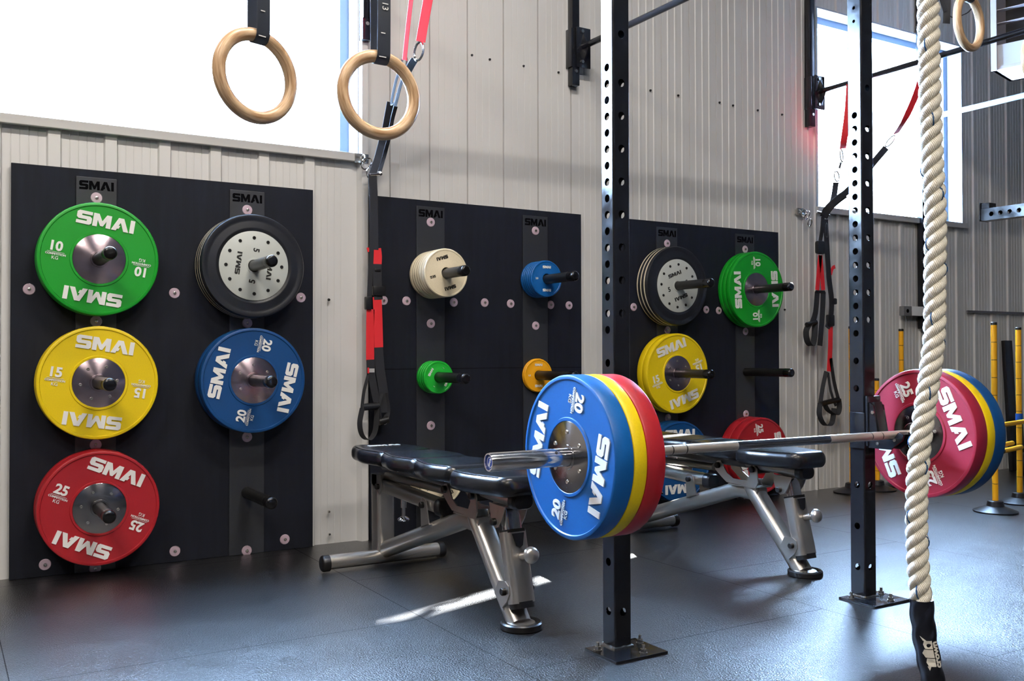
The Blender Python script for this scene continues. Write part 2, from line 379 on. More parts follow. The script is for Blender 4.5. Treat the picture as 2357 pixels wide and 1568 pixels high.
# ceiling lamps (out of the picture, they light the hall)
m_lamp = bpy.data.materials.new('lamp_light'); m_lamp.use_nodes = True; nt = m_lamp.node_tree; nt.nodes.clear()
o_ = nt.nodes.new('ShaderNodeOutputMaterial'); e_ = nt.nodes.new('ShaderNodeEmission'); e_.inputs[0].default_value = (1, .915, .82, 1); e_.inputs[1].default_value = LAMP_POWER; nt.links.new(e_.outputs[0], o_.inputs[0])
for i, (x, y, where) in enumerate([(-1.4, 1.6, 'over the left of the weight wall'), (1.5, 1.6, 'over the barbell'), (-1.4, -1.6, 'behind and left of the barbell'), (1.5, -1.6, 'behind the barbell')]):
    e = empty('ceiling_light', (x, y, HC)); tag(e, 'long white ceiling lamp '+where, 'lamp', 'ceiling lamps')
    bm = BM(); box2(bm, (-.75, -.09, -.09), (.75, .09, -.03), bev=.01); finish('housing', bm, m_reveal, e)
    bm = BM(); box2(bm, (-.72, -.07, -.105), (.72, .07, -.0905)); finish('diffuser', bm, m_lamp, e, smooth=0)
    bm = BM(); cyl(bm, (0, 0, 0), (0, 0, -.03), .03); finish('mount', bm, m_dark, e)

# ------------------------------------------------------------------ weight plates
_mc = {}
def cmesh(key, build, m=None, mats=None, smooth=35):
    if key not in _mc:
        bm = BM(); build(bm); o = finish(key if isinstance(key, str) else '_'.join(map(str, key)), bm, m, smooth=smooth, mats=mats); _mc[key] = o.data; bpy.data.objects.remove(o)
    return _mc[key]
def comp_body(Tk, Rd=.225):
    def b(bm):
        h = Tk; prof = [(.0985, 0), (Rd-.006, 0), (Rd-.002, .0015), (Rd, .006), (Rd, h-.006), (Rd-.002, h-.0015), (Rd-.005, h), (Rd-.012, h), (Rd-.0145, h-.0035), (.109, h-.0035), (.107, h), (.0995, h), (.0985, h-.001)]
        lathe(bm, prof, 96, closed=True)
    return b
def hub_b(Tk):
    def b(bm): lathe(bm, [(.0256, .0005), (.098, .0005), (.098, Tk-.0015), (.0965, Tk-.0008), (.034, Tk-.0008), (.033, Tk+.001), (.0262, Tk+.001), (.0256, Tk)], 72, closed=True)
    return b
def comp_disc(mw, col, Tk, num, rot, label, face=True, bolts=True, group=None, hub=None, frac=None):
    e = empty('weight_plate', mw=mw @ RZ(R(rot))); tag(e, label, 'weight plate', group)
    link('rubber_disc', cmesh(('comp', col, Tk), comp_body(Tk), DC[col]), e)
    h = hub or m_hub
    link('steel_hub', cmesh(('hub', Tk, h.name), hub_b(Tk), h), e)
    if face:
        def lg(bm): logo(bm, .052, T(0, .152, Tk-.0038), th=.0034, aspect=4.15)
        def nm(bm):
            q = T(-.158, 0, Tk-.0036)
            text(bm, num, .040, q @ T(0, .020, 0), .0028, .035); text(bm, 'COMPETITION', .0085, q @ T(0, -.0125, 0), .0022, .03)
            box(bm, (q @ Vector((0, -.0045, .001))), (.062, .0014, .002)); text(bm, 'KG', .013, q @ T(0, -.027, 0), .0022, .005)
        for k in (0, PI):
            link('lettering', cmesh(('logo', Tk), lg, m_white, smooth=0), e, RZ(k)); link('weight_marking', cmesh(('num', num, Tk), nm, m_white, smooth=0), e, RZ(k))
        if bolts:
            def bo(bm):
                lathe(bm, [(0, .0012), (.0018, .0012), (.0025, .0028), (.0052, .0028), (.0065, 0)], 14)
            me = cmesh('hub_bolt', bo, m_bolt)
            for k in range(6):
                a = R(15+60*k); link('bolt', me, e, T(.068*math.cos(a), .068*math.sin(a), Tk-.0008))
    return e
def tech_disc(mw, Tk, rot, label, face=True, group=None):
    e = empty('weight_plate', mw=mw @ RZ(R(rot))); tag(e, label, 'weight plate', group)
    Rd = .224; h = Tk
    def b(bm):
        prof = [(.026, 0), (Rd-.004, 0), (Rd, .003), (Rd, .012), (Rd-.0015, .013), (Rd-.0015, h-.008), (Rd-.006, h-.001), (Rd-.014, h), (.200, h-.003), (.190, h-.004), (.165, h+.004), (.158, h+.003), (.152, h-.001), (.026, h-.001)]
        lathe(bm, prof, 96, closed=True, mi=[1, 1, 1, 0, 0, 0, 0, 0, 0, 0, 0, 0, 0, 0])
    link('rubber_disc', cmesh(('tech', Tk), b, mats=[DC['black'], DC['cream']]), e)
    def g(bm): lathe(bm, [(.0265, h-.0005), (.149, h-.0005), (.149, h+.0015), (.148, h+.002), (.034, h+.002), (.033, h+.0035), (.0265, h+.0035)], 72, closed=True)
    link('grey_face', cmesh(('gplate', Tk), g, m_greyplate), e)
    if face:
        for k in (0, PI):
            link('lettering', cmesh(('tlogo', Tk), lambda bm: logo(bm, .021, T(0, .068, h+.002), th=.0008, aspect=4.6), m_blackp, smooth=0), e, RZ(k))
            link('weight_marking', cmesh(('tnum', Tk), lambda bm: text(bm, '5', .027, T(-.068, 0, h+.002), .0008, .03), m_blackp, smooth=0), e, RZ(k))
        me = cmesh('tech_bolt', lambda bm: lathe(bm, [(0, .0008), (.003, .0008), (.004, .003), (.0065, .003), (.0078, 0)], 14), m_dark)
        for k in range(12):
            a = R(8+30*k); link('bolt', me, e, T(.120*math.cos(a), .120*math.sin(a), h+.0018))
    return e
def small_disc(mw, col, Rd, Tk, num, rot, label, face=True, dark=False, group=None):
    e = empty('weight_plate', mw=mw @ RZ(R(rot))); tag(e, label, 'weight plate', group)
    q = Rd/.116
    def b(bm): lathe(bm, [(.0256, 0), (Rd-.004, 0), (Rd, .004), (Rd, Tk-.004), (Rd-.0035, Tk), (Rd-.009, Tk), (Rd-.011, Tk-.0015), (.042, Tk-.0015), (.039, Tk), (.0256, Tk)], 64, closed=True)
    link('rubber_disc', cmesh(('small', col, Rd, Tk), b, DC[col]), e)
    if face:
        mm = m_blackp if dark else m_white
        for k in (0, PI):
            sg = 1 if k == 0 else -1
            link('lettering', cmesh(('slogo', col, Rd, Tk), lambda bm: logo(bm, .0165*q, T(0, 0, Tk-.0014), th=.0014, aspect=3.7), mm, smooth=0), e, T(0, sg*.073*q, 0))
            link('weight_marking', cmesh(('snum', col, Rd, Tk, num), lambda bm: text(bm, num, .012*q, T(0, 0, Tk-.0014), .0014, .03), mm, smooth=0), e, T(sg*-.074*q, 0, 0))
    return e
def wallm(x, y, z): return Matrix(((1, 0, 0, x), (0, 0, -1, y), (0, 1, 0, z), (0, 0, 0, 1)))   # front of the plate looks into the room

YB = YW-.018          # board front... boards 18 mm thick
YS = YB-.008          # strip front
ZP = (1.2525, .7615, .270)
def board(x0, x1, label, pts, step=None):
    e = empty('backing_board', ((x0+x1)/2, YW, 0)); tag(e, label, 'board', 'black boards on the wall')
    c = (x0+x1)/2
    bm = BM(); box2(bm, (x0-c, -.018, .001), (x1-c, -.0135, 1.6214), bev=.001); box2(bm, (x0-c, -.0135, .001), (x1-c, -.0005, 1.6214)); finish('board_panel', bm, m_board, e, smooth=0)
    if step:
        bm = BM(); box2(bm, (x0-c+.002, -.0186, step), (x1-c-.002, -.0178, step+.002)); finish('joint', bm, m_inset, e, smooth=0)
    for x, z in pts: washer(e, x-c, -.018, z)
    return e
def _w(bm): lathe(bm, [(0, .003), (.009, .0035), (.0205, .0025), (.0225, 0)], 28)
def _wb(bm): lathe(bm, [(0, .0048), (.0025, .0048), (.003, .0075), (.0062, .0068), (.0078, .003)], 16)
def washer(e, x, y, z):
    mw = Matrix(((1, 0, 0, x), (0, 0, -1, y), (0, 1, 0, z), (0, 0, 0, 1)))
    w = link('washer', cmesh('washer', _w, m_washer), e, mw); link('screw_head', cmesh('screw_head', _wb, m_bolt), w)
board(.2506, 1.4693, 'leftmost black board, below the large window', [(.315, 1.13), (.863, 1.132), (1.413, 1.129), (.376, .047), (.868, .046), (1.34, .047)])
board(1.7482, 2.9646, 'middle black board carrying the small coloured plates', [(1.816, 1.127), (1.936, 1.128), (2.192, 1.128), (2.368, 1.131), (2.521, 1.13), (2.767, 1.13), (2.884, 1.13)], .80)
board(3.243, 4.4595, 'rightmost black board, partly behind the first black post', [(3.321, 1.132), (3.86, 1.129), (3.959, 1.126)])
def strip(x, label, zs, pegz=ZP, plen=.372):
    e = empty('plate_rack', (x, YB, 0)); tag(e, label, 'plate rack', 'upright racks with pegs on the boards')
    bm = BM(); box2(bm, (-.076, -.008, .0015), (.076, -.0002, 1.59), bev=.0015); finish('upright', bm, m_strip, e, smooth=0)
    bm = BM(); logo(bm, .036, Matrix(((1, 0, 0, 0), (0, 0, -1, -.0081), (0, 1, 0, 1.557), (0, 0, 0, 1))), th=.0006, aspect=3.6); finish('lettering', bm, m_inset, e, smooth=0)
    for z in zs: washer(e, 0, -.008, z)
    for z in pegz:
        bm = BM(); cyl(bm, (0, -.0075, z), (0, -plen+.05, z), .0243, 32, caps=False); p = finish('peg', bm, m_peg, e)
        bm = BM(); cyl(bm, (0, -plen+.052, z), (0, -plen, z), .0252, 32, dome=.012); finish('end_cap', bm, m_rubber, p)
    return e
strip(.557, 'black peg rack holding the green, yellow and red plates on the left board', [1.508, 1.008, .509, .012])
strip(1.168, 'black peg rack with an empty bottom peg on the left board', [1.506, 1.01, .512, .017])
strip(2.062, 'black peg rack holding the cream and small green plates', [1.515, 1.021, .525])
strip(2.668, 'black peg rack holding the small blue and amber plates', [1.513, 1.019, .52])
strip(3.558, 'black peg rack nearest the post on the right board', [1.499, 1.006, .508])
strip(4.168, 'black peg rack at the right edge of the right board, middle peg empty', [1.5, 1.005, .509, .008])

def pile(kind, x, z, n, Tk, name, where, rot=0, **k):
    names = {1: ['only'], 2: ['rear', 'front'], 3: ['rear', 'middle', 'front']}.get(n, ['rearmost'] + [('%s from wall' % w) for w in ('second', 'third', 'fourth', 'fifth', 'sixth')[:n-2]] + ['front'])
    for i in range(n):
        y = YS-.0005-i*(Tk+.0006); f = (i == n-1); lab = '%s of the %s plates %s' % (names[i], name, where); g = '%s plates %s' % (name, where)
        mw = wallm(x, y, z)
        if kind == 'comp': comp_disc(mw, k['col'], Tk, k['num'], rot if f else rot+20*i, lab, face=f, bolts=k.get('bolts', True), group=g, hub=k.get('hub'))
        if kind == 'tech': tech_disc(mw, Tk, rot, lab, f, g)
        if kind == 'small': small_disc(mw, k['col'], k['Rd'], Tk, k['num'], rot, lab, f, k.get('dark', False), g)
XL = .557
pile('comp', XL, ZP[0], 2, .042, 'green 10', 'on the left board', -9, col='green', num='10', bolts=False)
pile('comp', XL, ZP[1], 2, .042, 'yellow 15', 'on the left board', -9, col='yellow', num='15')
pile('comp', XL, ZP[2], 2, .060, 'red 25', 'on the left board', -24, col='red', num='25', hub=m_hub2)
pile('tech', 1.168, ZP[0], 3, .034, 'black grey-faced', 'on the left board', 82)
pile('comp', 1.168, ZP[1], 2, .054, 'blue 20', 'on the left board', 77, col='blue', num='20')
pile('small', 2.062, ZP[0]+.004, 7, .023, 'cream 5 kg', 'at the top of the middle board', 197, col='cream', Rd=.1155, num='5KG', dark=True)
pile('small', 2.668, ZP[0]+.004, 6, .0172, 'small blue', 'at the top of the middle board', 0, col='brightblue', Rd=.094, num='2.5')
pile('small', 2.062, ZP[1], 4, .021, 'small green', 'on the middle board', 60, col='limegreen', Rd=.079, num='1')
pile('small', 2.668, ZP[1], 2, .0135, 'small amber', 'on the middle board', 0, col='amber', Rd=.0865, num='1.5')
pile('small', 2.062, ZP[2], 5, .023, 'cream', 'low on middle board behind the bench', 25, col='cream', Rd=.1155, num='5KG', dark=True)
pile('tech', 3.558, ZP[0], 3, .029, 'black grey-faced', 'on the right board', 20)
pile('comp', 3.558, ZP[1], 2, .044, 'yellow 15', 'on the right board', 18, col='yellow', num='15')
pile('comp', 3.558, ZP[2], 2, .052, 'blue 20', 'at the foot of the right board', 0, col='blue', num='20')
pile('comp', 4.168, ZP[0], 3, .031, 'green 10', 'on the right board', 93, col='green', num='10', bolts=False)
pile('comp', 4.168, ZP[2], 2, .063, 'red 25', 'at the foot of the right board', -80, col='red', num='25')

# ------------------------------------------------------------------ barbell and its plates
BYAW = -.0195265; BC = Vector((2.2945, 2.1257, .5909)); BD = Vector((math.cos(BYAW), math.sin(BYAW), .0004)).normalized()
BMW = Matrix.Translation(BC) @ Matrix.Rotation(BYAW, 4, 'Z')
bar = empty('barbell', mw=BMW); tag(bar, 'chrome barbell loaded with coloured plates, resting on the two black posts', 'barbell')
m_knurl = noisy(mat('knurled_steel', (.80, .74, .66), .42, .85), 900, .3, .0004)
bm = BM(); cyl(bm, (-.20, 0, 0), (.205, 0, 0), .0141, 32); finish('shaft', bm, m_chrome, bar)
for a, b in ((-.40, -.2), (-.452, -.405), (-.64, -.457), (.205, .405), (.41, .457), (.462, .64)):
    bm = BM(); cyl(bm, (a, 0, 0), (b, 0, 0), .0145, 32); finish('knurled_grip', bm, m_knurl, bar)
bm = BM(); cyl(bm, (-.64, 0, 0), (-.38, 0, 0), .0132, 24); cyl(bm, (.38, 0, 0), (.64, 0, 0), .0132, 24); finish('core', bm, m_dark, bar)
for s in (-1, 1):
    bm = BM(); mxs = Matrix.Rotation(s*PI/2, 4, 'Y')
    lathe(bm, [(.016, .625), (.036, .625), (.039, .628), (.039, .6515), (.037, .6545), (.0251, .6545), (.0251, 1.058), (.0235, 1.063), (.0205, 1.063), (.0200, 1.056), (0, 1.056)], 48, mx=mxs)
    sl = finish('sleeve', bm, m_chrome, bar)
    bm = BM(); lathe(bm, [(.0196, 1.0562), (.0196, 1.0575), (.0185, 1.0582), (0, 1.0582)], 32, mx=mxs); cap = finish('end_cap', bm, mat('cap_blue_%d' % s, (.015, .05, .30), .3), sl)
    q = Matrix(((0, 0, -1, -1.0584), (-1, 0, 0, 0), (0, 1, 0, 0), (0, 0, 0, 1))) if s < 0 else Matrix(((0, 0, 1, 1.0584), (1, 0, 0, 0), (0, 1, 0, 0), (0, 0, 0, 1)))
    bm = BM(); logo(bm, .008, q @ RZ(R(62)), th=.0004, aspect=3.2)
    for rr in (.0135,):
        for k in range(28):
            a = 2*PI*k/28
            if abs(math.sin(a-R(62))) > .45: box(bm, q @ RZ(a) @ Vector((rr, 0, .0002)), (.0006, .0012, .0022), bev=0)
    finish('cap_print', bm, m_white, cap, smooth=0)
    bm = BM(); cyl(bm, BMW.inverted() @ (BMW @ Vector((s*.865, -.0195, .0155))), (s*.865, -.0207, .0168), .0045, 14); finish('grub_screw', bm, m_dark, sl)
def barm(t, flip=1):   # local +Z -> -X of the bar
    return BMW @ Matrix(((0, 0, -1, t), (-1, 0, 0, 0), (0, 1, 0, 0), (0, 0, 0, 1)))
g = 'plates on the barbell'
comp_disc(barm(-.6560), 'red', .060, '25', 30, 'red 25 plate on the near end of the barbell, next to the grip', face=False, group=g, hub=m_hub2)
comp_disc(barm(-.7165), 'yellow', .042, '15', 50, 'yellow plate between blue and red on the near end of the barbell', face=False, group=g)
comp_disc(barm(-.7590), 'brightblue', .059, '20', 76, 'blue 20 plate facing the room on the near end of the barbell', group=g, hub=m_hub2)
comp_disc(barm(.6560+.060), 'crimson', .060, '25', -66, 'red 25 plate on the far end of the barbell, behind the rope', group=g, hub=m_hub2)
comp_disc(barm(.7165+.042), 'yellow', .042, '15', 0, 'yellow plate between red and blue on the far end of the barbell', face=False, group=g)
comp_disc(barm(.7590+.059), 'blue', .059, '20', 0, 'blue plate outermost on the far end of the barbell', face=False, group=g)

# ------------------------------------------------------------------ rack posts
def plate_face(bm, o, u, n, w, z0, z1, holes, r, t):
    """outer skin at o, inner at o-n*t; u horizontal unit; holes = [(z, r)]"""
    o = Vector(o); u = Vector(u); n = Vector(n); Z = Vector((0, 0, 1))
    def P(a, z, d): return o+u*a+Z*z-n*(t*d)
    cells = []; cur = z0; hs = sorted(holes); ch = .021
    for z, rr in hs:
        if z-ch > cur: cells.append((cur, z-ch, None))
        cells.append((z-ch, z+ch, (z, rr))); cur = z+ch
    cells.append((cur, z1, None))
    for a, b, h in cells:
        if h is None:
            for d in (0, 1): bm.faces.new([bm.verts.new(P(x, z, d)) for x, z in ((-w/2, a), (w/2, a), (w/2, b), (-w/2, b))])
        else:
            z, rr = h; nseg = 24
            def bd(ang):
                c, s = math.cos(ang), math.sin(ang); k = min((w/2)/abs(c) if abs(c) > 1e-6 else 9, ((b-a)/2)/abs(s) if abs(s) > 1e-6 else 9); return (c*k, z+s*k)
            angs = sorted([2*PI*i/nseg for i in range(nseg)]+[math.atan2((b-a)/2, w/2)+0, PI-math.atan2((b-a)/2, w/2), PI+math.atan2((b-a)/2, w/2), 2*PI-math.atan2((b-a)/2, w/2)])
            k = len(angs); rings = []
            for d in (0, 1):
                ic = [bm.verts.new(P(rr*math.cos(q), z+rr*math.sin(q), d)) for q in angs]; oc = [bm.verts.new(P(*bd(q), d)) for q in angs]; rings.append(ic)
                for i in range(k): bm.faces.new((ic[i], ic[(i+1) % k], oc[(i+1) % k], oc[i]))
            for i in range(k): bm.faces.new((rings[0][i], rings[0][(i+1) % k], rings[1][(i+1) % k], rings[1][i]))
ZX = [1.7245-.0488*k for k in range(16)]+[.9435, .8455, .7475, .650, .550, .404, .258, .113]
ZY = [1.6755-.0976*k for k in range(8)]+[.404, .113]
def post(xc, yc, w, H, label, extra):
    e = empty('rack_post', (xc, yc, 0)); tag(e, label, 'rack post', 'black rack posts'); h = w/2; rc = .006; fw = w-2*rc; bm = BM(); z0 = .008
    hx = [(z, .0118) for z in ZX]+extra; hy = [(z, .0118) for z in ZY]+[(1.82, .012)]
    plate_face(bm, (-h, 0, 0), (0, 1, 0), (-1, 0, 0), fw, z0, H, hx, .012, .003)
    plate_face(bm, (h, 0, 0), (0, 1, 0), (1, 0, 0), fw, z0, H, hx, .012, .003)
    plate_face(bm, (0, -h, 0), (1, 0, 0), (0, -1, 0), fw, z0, H, hy, .012, .003)
    plate_face(bm, (0, h, 0), (1, 0, 0), (0, 1, 0), fw, z0, H, hy, .012, .003)
    for sx in (-1, 1):
        for sy in (-1, 1):
            c = Vector((sx*(h-rc), sy*(h-rc), 0)); a0 = math.atan2(sy, sx)-PI/4
            prev = None
            for k in range(5):
                a = a0+PI/2*k/4; p = c+Vector((rc*math.cos(a), rc*math.sin(a), 0)); cur = (bm.verts.new(p+Vector((0, 0, z0))), bm.verts.new(p+Vector((0, 0, H))))
                if prev: bm.faces.new((prev[0], cur[0], cur[1], prev[1]))
                prev = cur
    me = bpy.data.meshes.new('tube'); bm.to_mesh(me); bm.free(); me.materials.append(m_post); link('tube', me, e)
    bm = BM(); box2(bm, (-.096, -.122, 0), (.092, .030, .008), bev=.001); finish('base_plate', bm, m_post, e, smooth=0)
    bm = BM()
    path = [Vector((-h, -h, .009)), Vector((h, -h, .009)), Vector((h, h, .009)), Vector((-h, h, .009)), Vector((-h, -h, .009))]
    pts = []
    for a, b in zip(path, path[1:]):
        for k in range(10): pts.append(a.lerp(b, k/10)+Vector((random.uniform(-.001, .001), random.uniform(-.001, .001), random.uniform(-.0006, .0012))))
    sweep(bm, pts, circ(.0048, 6), side=(0, 0, 1), loop=True, scales=None); finish('weld', bm, m_bolt, e)
    for (x, y) in ((-.078, -.01), (.070, -.02), (.020, -.098), (-.02, -.098))[:3]:
        bm = BM(); cyl(bm, (x, y, .008), (x, y, .0105), .012, 20); cyl(bm, (x, y, .0105), (x, y, .020), .0095, 6); cyl(bm, (x, y, .02), (x, y, .032), .005, 12); finish('anchor_bolt', bm, m_bolt, e)
    return e
P1 = (1.7345, 2.2575); P2 = (2.8405, 2.2585)
post(P1[0], P1[1], .0615, 2.75, 'nearer black perforated post bolted to the floor behind the blue plate', [])
post(P2[0], P2[1], .063, 2.75, 'farther black perforated post bolted to the floor beside the rope', [(2.063, .006), (2.111, .006)])
# J-cups
def jcup(px, py, label):
    e = empty('barbell_holder', (px, py, 0)); tag(e, label, 'barbell holder', 'holders under the barbell'); h = .0325
    for s in (-1, 1):
        bm = BM(); box2(bm, (s*h, -h-.001, .535) if s > 0 else (-h-.007, -h-.001, .535), (s*h+.007, .03, .662) if s > 0 else (-h, .03, .662), bev=.002)
        finish('side_plate', bm, m_post, e)
    bm = BM(); box2(bm, (-.036, -h-.012, .545), (.036, -h-.0015, .722), bev=.004); finish('back_plate', bm, m_post, e)
    bm = BM(); x = .02
    for s in (-1, 1):     # hooked cheeks
        pts = [(-h-.012, .700), (-h-.030, .690), (-h-.046, .60), (-h-.062, .5745), (-h-.110, .5745), (-h-.130, .600), (-h-.152, .594), (-h-.146, .574), (-h-.100, .540), (-h-.012, .540)]
        M2 = Matrix(((0, 0, 1, s*.026-.004), (1, 0, 0, 0), (0, 1, 0, 0), (0, 0, 0, 1)))
        poly(bm, pts, .008, mx=M2)
    finish('cheek', bm, m_post, e, smooth=0)
    bm = BM(); sweep(bm, [(0, -h-.022, .700), (0, -h-.046, .598), (0, -h-.060, .5745), (0, -h-.112, .5745), (0, -h-.132, .598)], rrect(.042, .012, .002, 2), side=(1, 0, 0)); finish('liner', bm, m_dark, e, smooth=25)
    for y, z in ((-h-.030, .665), (-h-.05, .558), (-h-.118, .575)):
        bm = BM(); cyl(bm, (-.030, y, z), (-.034, y, z), .006, 12); finish('bolt', bm, m_bolt, e)
jcup(P1[0], P1[1], 'black bracket holding the barbell on the nearer post')
jcup(P2[0], P2[1]-.006, 'black bracket holding the barbell on the farther post')
# header beam and pull-up bars from the wall
def beam():
    bm = BM(); box2(bm, (.2, 2.235, 2.62), (6.2, 2.295, 2.68), bev=.004); o = finish('rig_beam', bm, m_post); tag(o, 'long black overhead beam joining the posts', 'beam')
beam()
def wallpost(x, zb, zt, label):
    e = empty('wall_upright', (x, YW, 0)); tag(e, label, 'wall upright', 'black uprights fixed on the wall')
    bm = BM(); box2(bm, (-.023, -.046, zb), (.023, -.001, zt), bev=.003); finish('tube', bm, m_post, e)
    bm = BM(); cyl(bm, (0, -.046, zb+.075), (0, -.052, zb+.075), .009, 14); finish('bolt', bm, m_bolt, e)
    return e
def pullbar(x, xu, y1, z, r, label, m=None, zb=2.311):
    e = empty('pull_up_bar', (x, YW, z)); tag(e, label, 'pull-up bar', 'bars running from the wall to the rack')
    m = m or m_post; bm = BM(); cyl(bm, (0, -.062, 0), (0, y1-YW, 0), r, 24); finish('bar', bm, m, e)
    bm = BM(); box2(bm, (-.046, -.062, -.115), (.044, -.053, .100), bev=.002); box2(bm, (-.075, -.053, -.115), (-.067, 0, .09), bev=.001); finish('bracket', bm, m_post, e)
    bm = BM(); poly(bm, [(-.062, -.09), (-.062, 0), (-.11, 0), (-.10, -.03)], .008, mx=Matrix(((0, 0, 1, -.004), (1, 0, 0, 0), (0, 1, 0, 0), (0, 0, 0, 1)))); poly(bm, [(-.062, .07), (-.062, 0), (-.10, 0)], .008, mx=Matrix(((0, 0, 1, -.004), (1, 0, 0, 0), (0, 1, 0, 0), (0, 0, 0, 1)))); finish('gusset', bm, m_post, e, smooth=0)
    for dz in (-.085, .078):
        bm = BM(); cyl(bm, (-.012, -.062, dz), (-.012, -.071, dz), .010, 6); finish('bolt', bm, m_bolt, e)
wallpost(1.722, 2.345, 4.0, 'short dark upright on the wall behind the right wooden ring'); pullbar(1.775, 1.72, 2.29, 2.56, .017, 'black pull-up bar above the red and black straps, out of the top of the picture')
wallpost(2.915, 2.305, 4.0, 'dark upright on the pale wall left of the nearer post'); pullbar(2.955, 2.91, 2.29, 2.515, .0165, 'black pull-up bar bracketed to the pale wall behind the nearer post')
wallpost(4.745, 2.31, 4.0, 'dark upright on the wall at the left edge of the small window'); pullbar(4.795, 4.75, 2.29, 2.535, .0165, 'black pull-up bar crossing the small window, with the red straps on it')
wallpost(5.865, 1.04, 4.0, 'tall dark upright in front of the small window, behind the rope'); pullbar(5.965, 5.87, 2.29, 2.525, .0185, 'pale grey pull-up bar at the right of the small window', mat('pale_bar', (.30, .34, .40), .35, .6))

# ------------------------------------------------------------------ benches
def loft(bm, stations):
    rings = []
    for y, hw, zt, zb in stations:
        cz = (zt+zb)/2; sec = rrect(2*hw, zt-zb, min(.024, hw*.8), 5)
        rings.append([bm.verts.new((a, y, cz+b+(.004*(1-(a/max(hw, 1e-3))**2) if b > 0 else 0))) for a, b in sec])
    m = len(rings[0])
    for A, B in zip(rings, rings[1:]):
        for i in range(m): bm.faces.new((A[i], A[(i+1) % m], B[(i+1) % m], B[i]))
    bm.faces.new(rings[0][::-1]); bm.faces.new(rings[-1])
def pad_seg(bm, ya, yb, wf, zt, zb, endA=False, endB=False, n=16):
    st = []
    for k in range(n+1):
        t = k/n; y = ya+(yb-ya)*t; e = min(t, 1-t)*abs(yb-ya)
        rA = t*abs(yb-ya); rB = (1-t)*abs(yb-ya); sh = 0; zz = 0
        for rr, en in ((rA, endA), (rB, endB)):
            R_ = .035 if en else .018
            if rr < R_: q = 1-math.sqrt(max(0, 1-((R_-rr)/R_)**2)); sh += q*(.03 if en else .006); zz += q*(.022 if en else .008)
        st.append((y, max(.01, wf(y)-sh), zt-zz, zb+zz*.8))
    loft(bm, st)
def bench(xc, dy, label, front=True):
    """y in wall coordinates of the first bench, shifted by dy"""
    e = empty('weight_bench', (xc, dy, 0)); tag(e, label, 'weight bench', 'black padded adjustable benches')
    G = m_steelgrey; X = (1, 0, 0)
    def part(name, build, m, par=e, smooth=35): bm = BM(); build(bm); return finish(name, bm, m, par, smooth)
    # feet and frame
    part('rear_foot', lambda bm: cyl(bm, (-.245, 3.645, .038), (.245, 3.645, .038), .029, 28), G)
    for s in (-1, 1): part('end_cap', lambda bm: cyl(bm, (s*.243, 3.645, .036), (s*.275, 3.645, .036), .033, 28, dome=.010), m_dark)
    part('rear_post', lambda bm: sweep(bm, [(0, 3.662, .055), (0, 3.668, .375)], rrect(.076, .078, .014, 4), side=X), G)
    part('spine', lambda bm: sweep(bm, [(0, 3.70, .045), (0, 2.935, .296), (0, 2.80, .292)], rrect(.060, .066, .026, 6), side=X), G)
    part('front_leg', lambda bm: sweep(bm, [(0, 2.855, .325), (0, 2.825, .285), (0, 2.585, .012)], rrect(.078, .062, .028, 6), side=X), G)
    part('front_foot', lambda bm: lathe(bm, [(0, .0005), (.064, .0005), (.067, .004), (.067, .020), (.062, .024), (.055, .022), (.050, .016), (0, .016)], 44, mx=T(0, 2.575, 0)), m_dark)
    part('foot_ring', lambda bm: lathe(bm, [(.030, .0165), (.046, .0165), (.046, .021), (.030, .024)], 36, mx=T(0, 2.578, 0)), G)
    # adjusting column
    ct, cb = Vector((0, 2.628, .300)), Vector((0, 2.572, .082))
    part('column', lambda bm: sweep(bm, [cb, ct], rrect(.083, .056, .018, 5), side=X), G)
    part('collar', lambda bm: (sweep(bm, [ct+(ct-cb).normalized()*-.004, ct+(ct-cb).normalized()*.006], rrect(.080, .058, .018, 5), side=X), poly(bm, [(-.022, .30), (.022, .30), (.012, .262), (0, .255), (-.012, .262)], .003, mx=Matrix(((1, 0, 0, 0), (0, .25, -1, 2.520), (0, 1, 0, 0), (0, 0, 0, 1))))), m_dark)
    part('chrome_post', lambda bm: sweep(bm, [cb+(ct-cb)*.9, (0, 2.644, .372)], rrect(.060, .038, .010, 4), side=X), m_chrome)
    part('lower_pad', lambda bm: sweep(bm, [cb-(ct-cb).normalized()*.016, cb+(ct-cb).normalized()*.004], rrect(.076, .060, .022, 5), side=X), m_dark)
    def lug(bm):
        for s in (-1, 1):
            M2 = Matrix(((0, 0, 1, s*.044-.002), (1, 0, 0, 0), (0, 1, 0, 0), (0, 0, 0, 1)))
            poly(bm, [(2.665, .100), (2.640, .145), (2.600, .150), (2.578, .138), (2.574, .112), (2.588, .088), (2.618, .062)], .004, mx=M2)
        box(bm, (0, 2.632, .075), (.086, .052, .004), Matrix.Rotation(R(48), 3, 'X'))
    part('lower_bracket', lug, G, smooth=0)
    for s in (-1, 1): part('pivot_bolt', lambda bm: cyl(bm, (s*.046, 2.600, .118), (s*.060, 2.600, .118), .012, 18, dome=.004), m_dark)
    # adjusting knob on the column's room side
    n = Vector((0, -1, .24)).normalized(); b0 = Vector((.006, 2.579, .228))
    def knob(bm):
        cyl(bm, b0, b0+n*.030, .012, 18); 
        cyl(bm, b0+n*.03, b0+n*.045, .007, 16)
    part('knob_stem', knob, G)
    x_, y_ = frame_of(n); MK = Matrix(((x_.x, y_.x, n.x, 0), (x_.y, y_.y, n.y, 0), (x_.z, y_.z, n.z, 0), (0, 0, 0, 1))); MK.translation = b0+n*.042
    part('knob', lambda bm: lathe(bm, [(0, 0), (.006, 0), (.010, .006), (.024, .009), (.027, .014), (.024, .024), (.015, .032), (0, .035)], 30, mx=MK), m_satin)
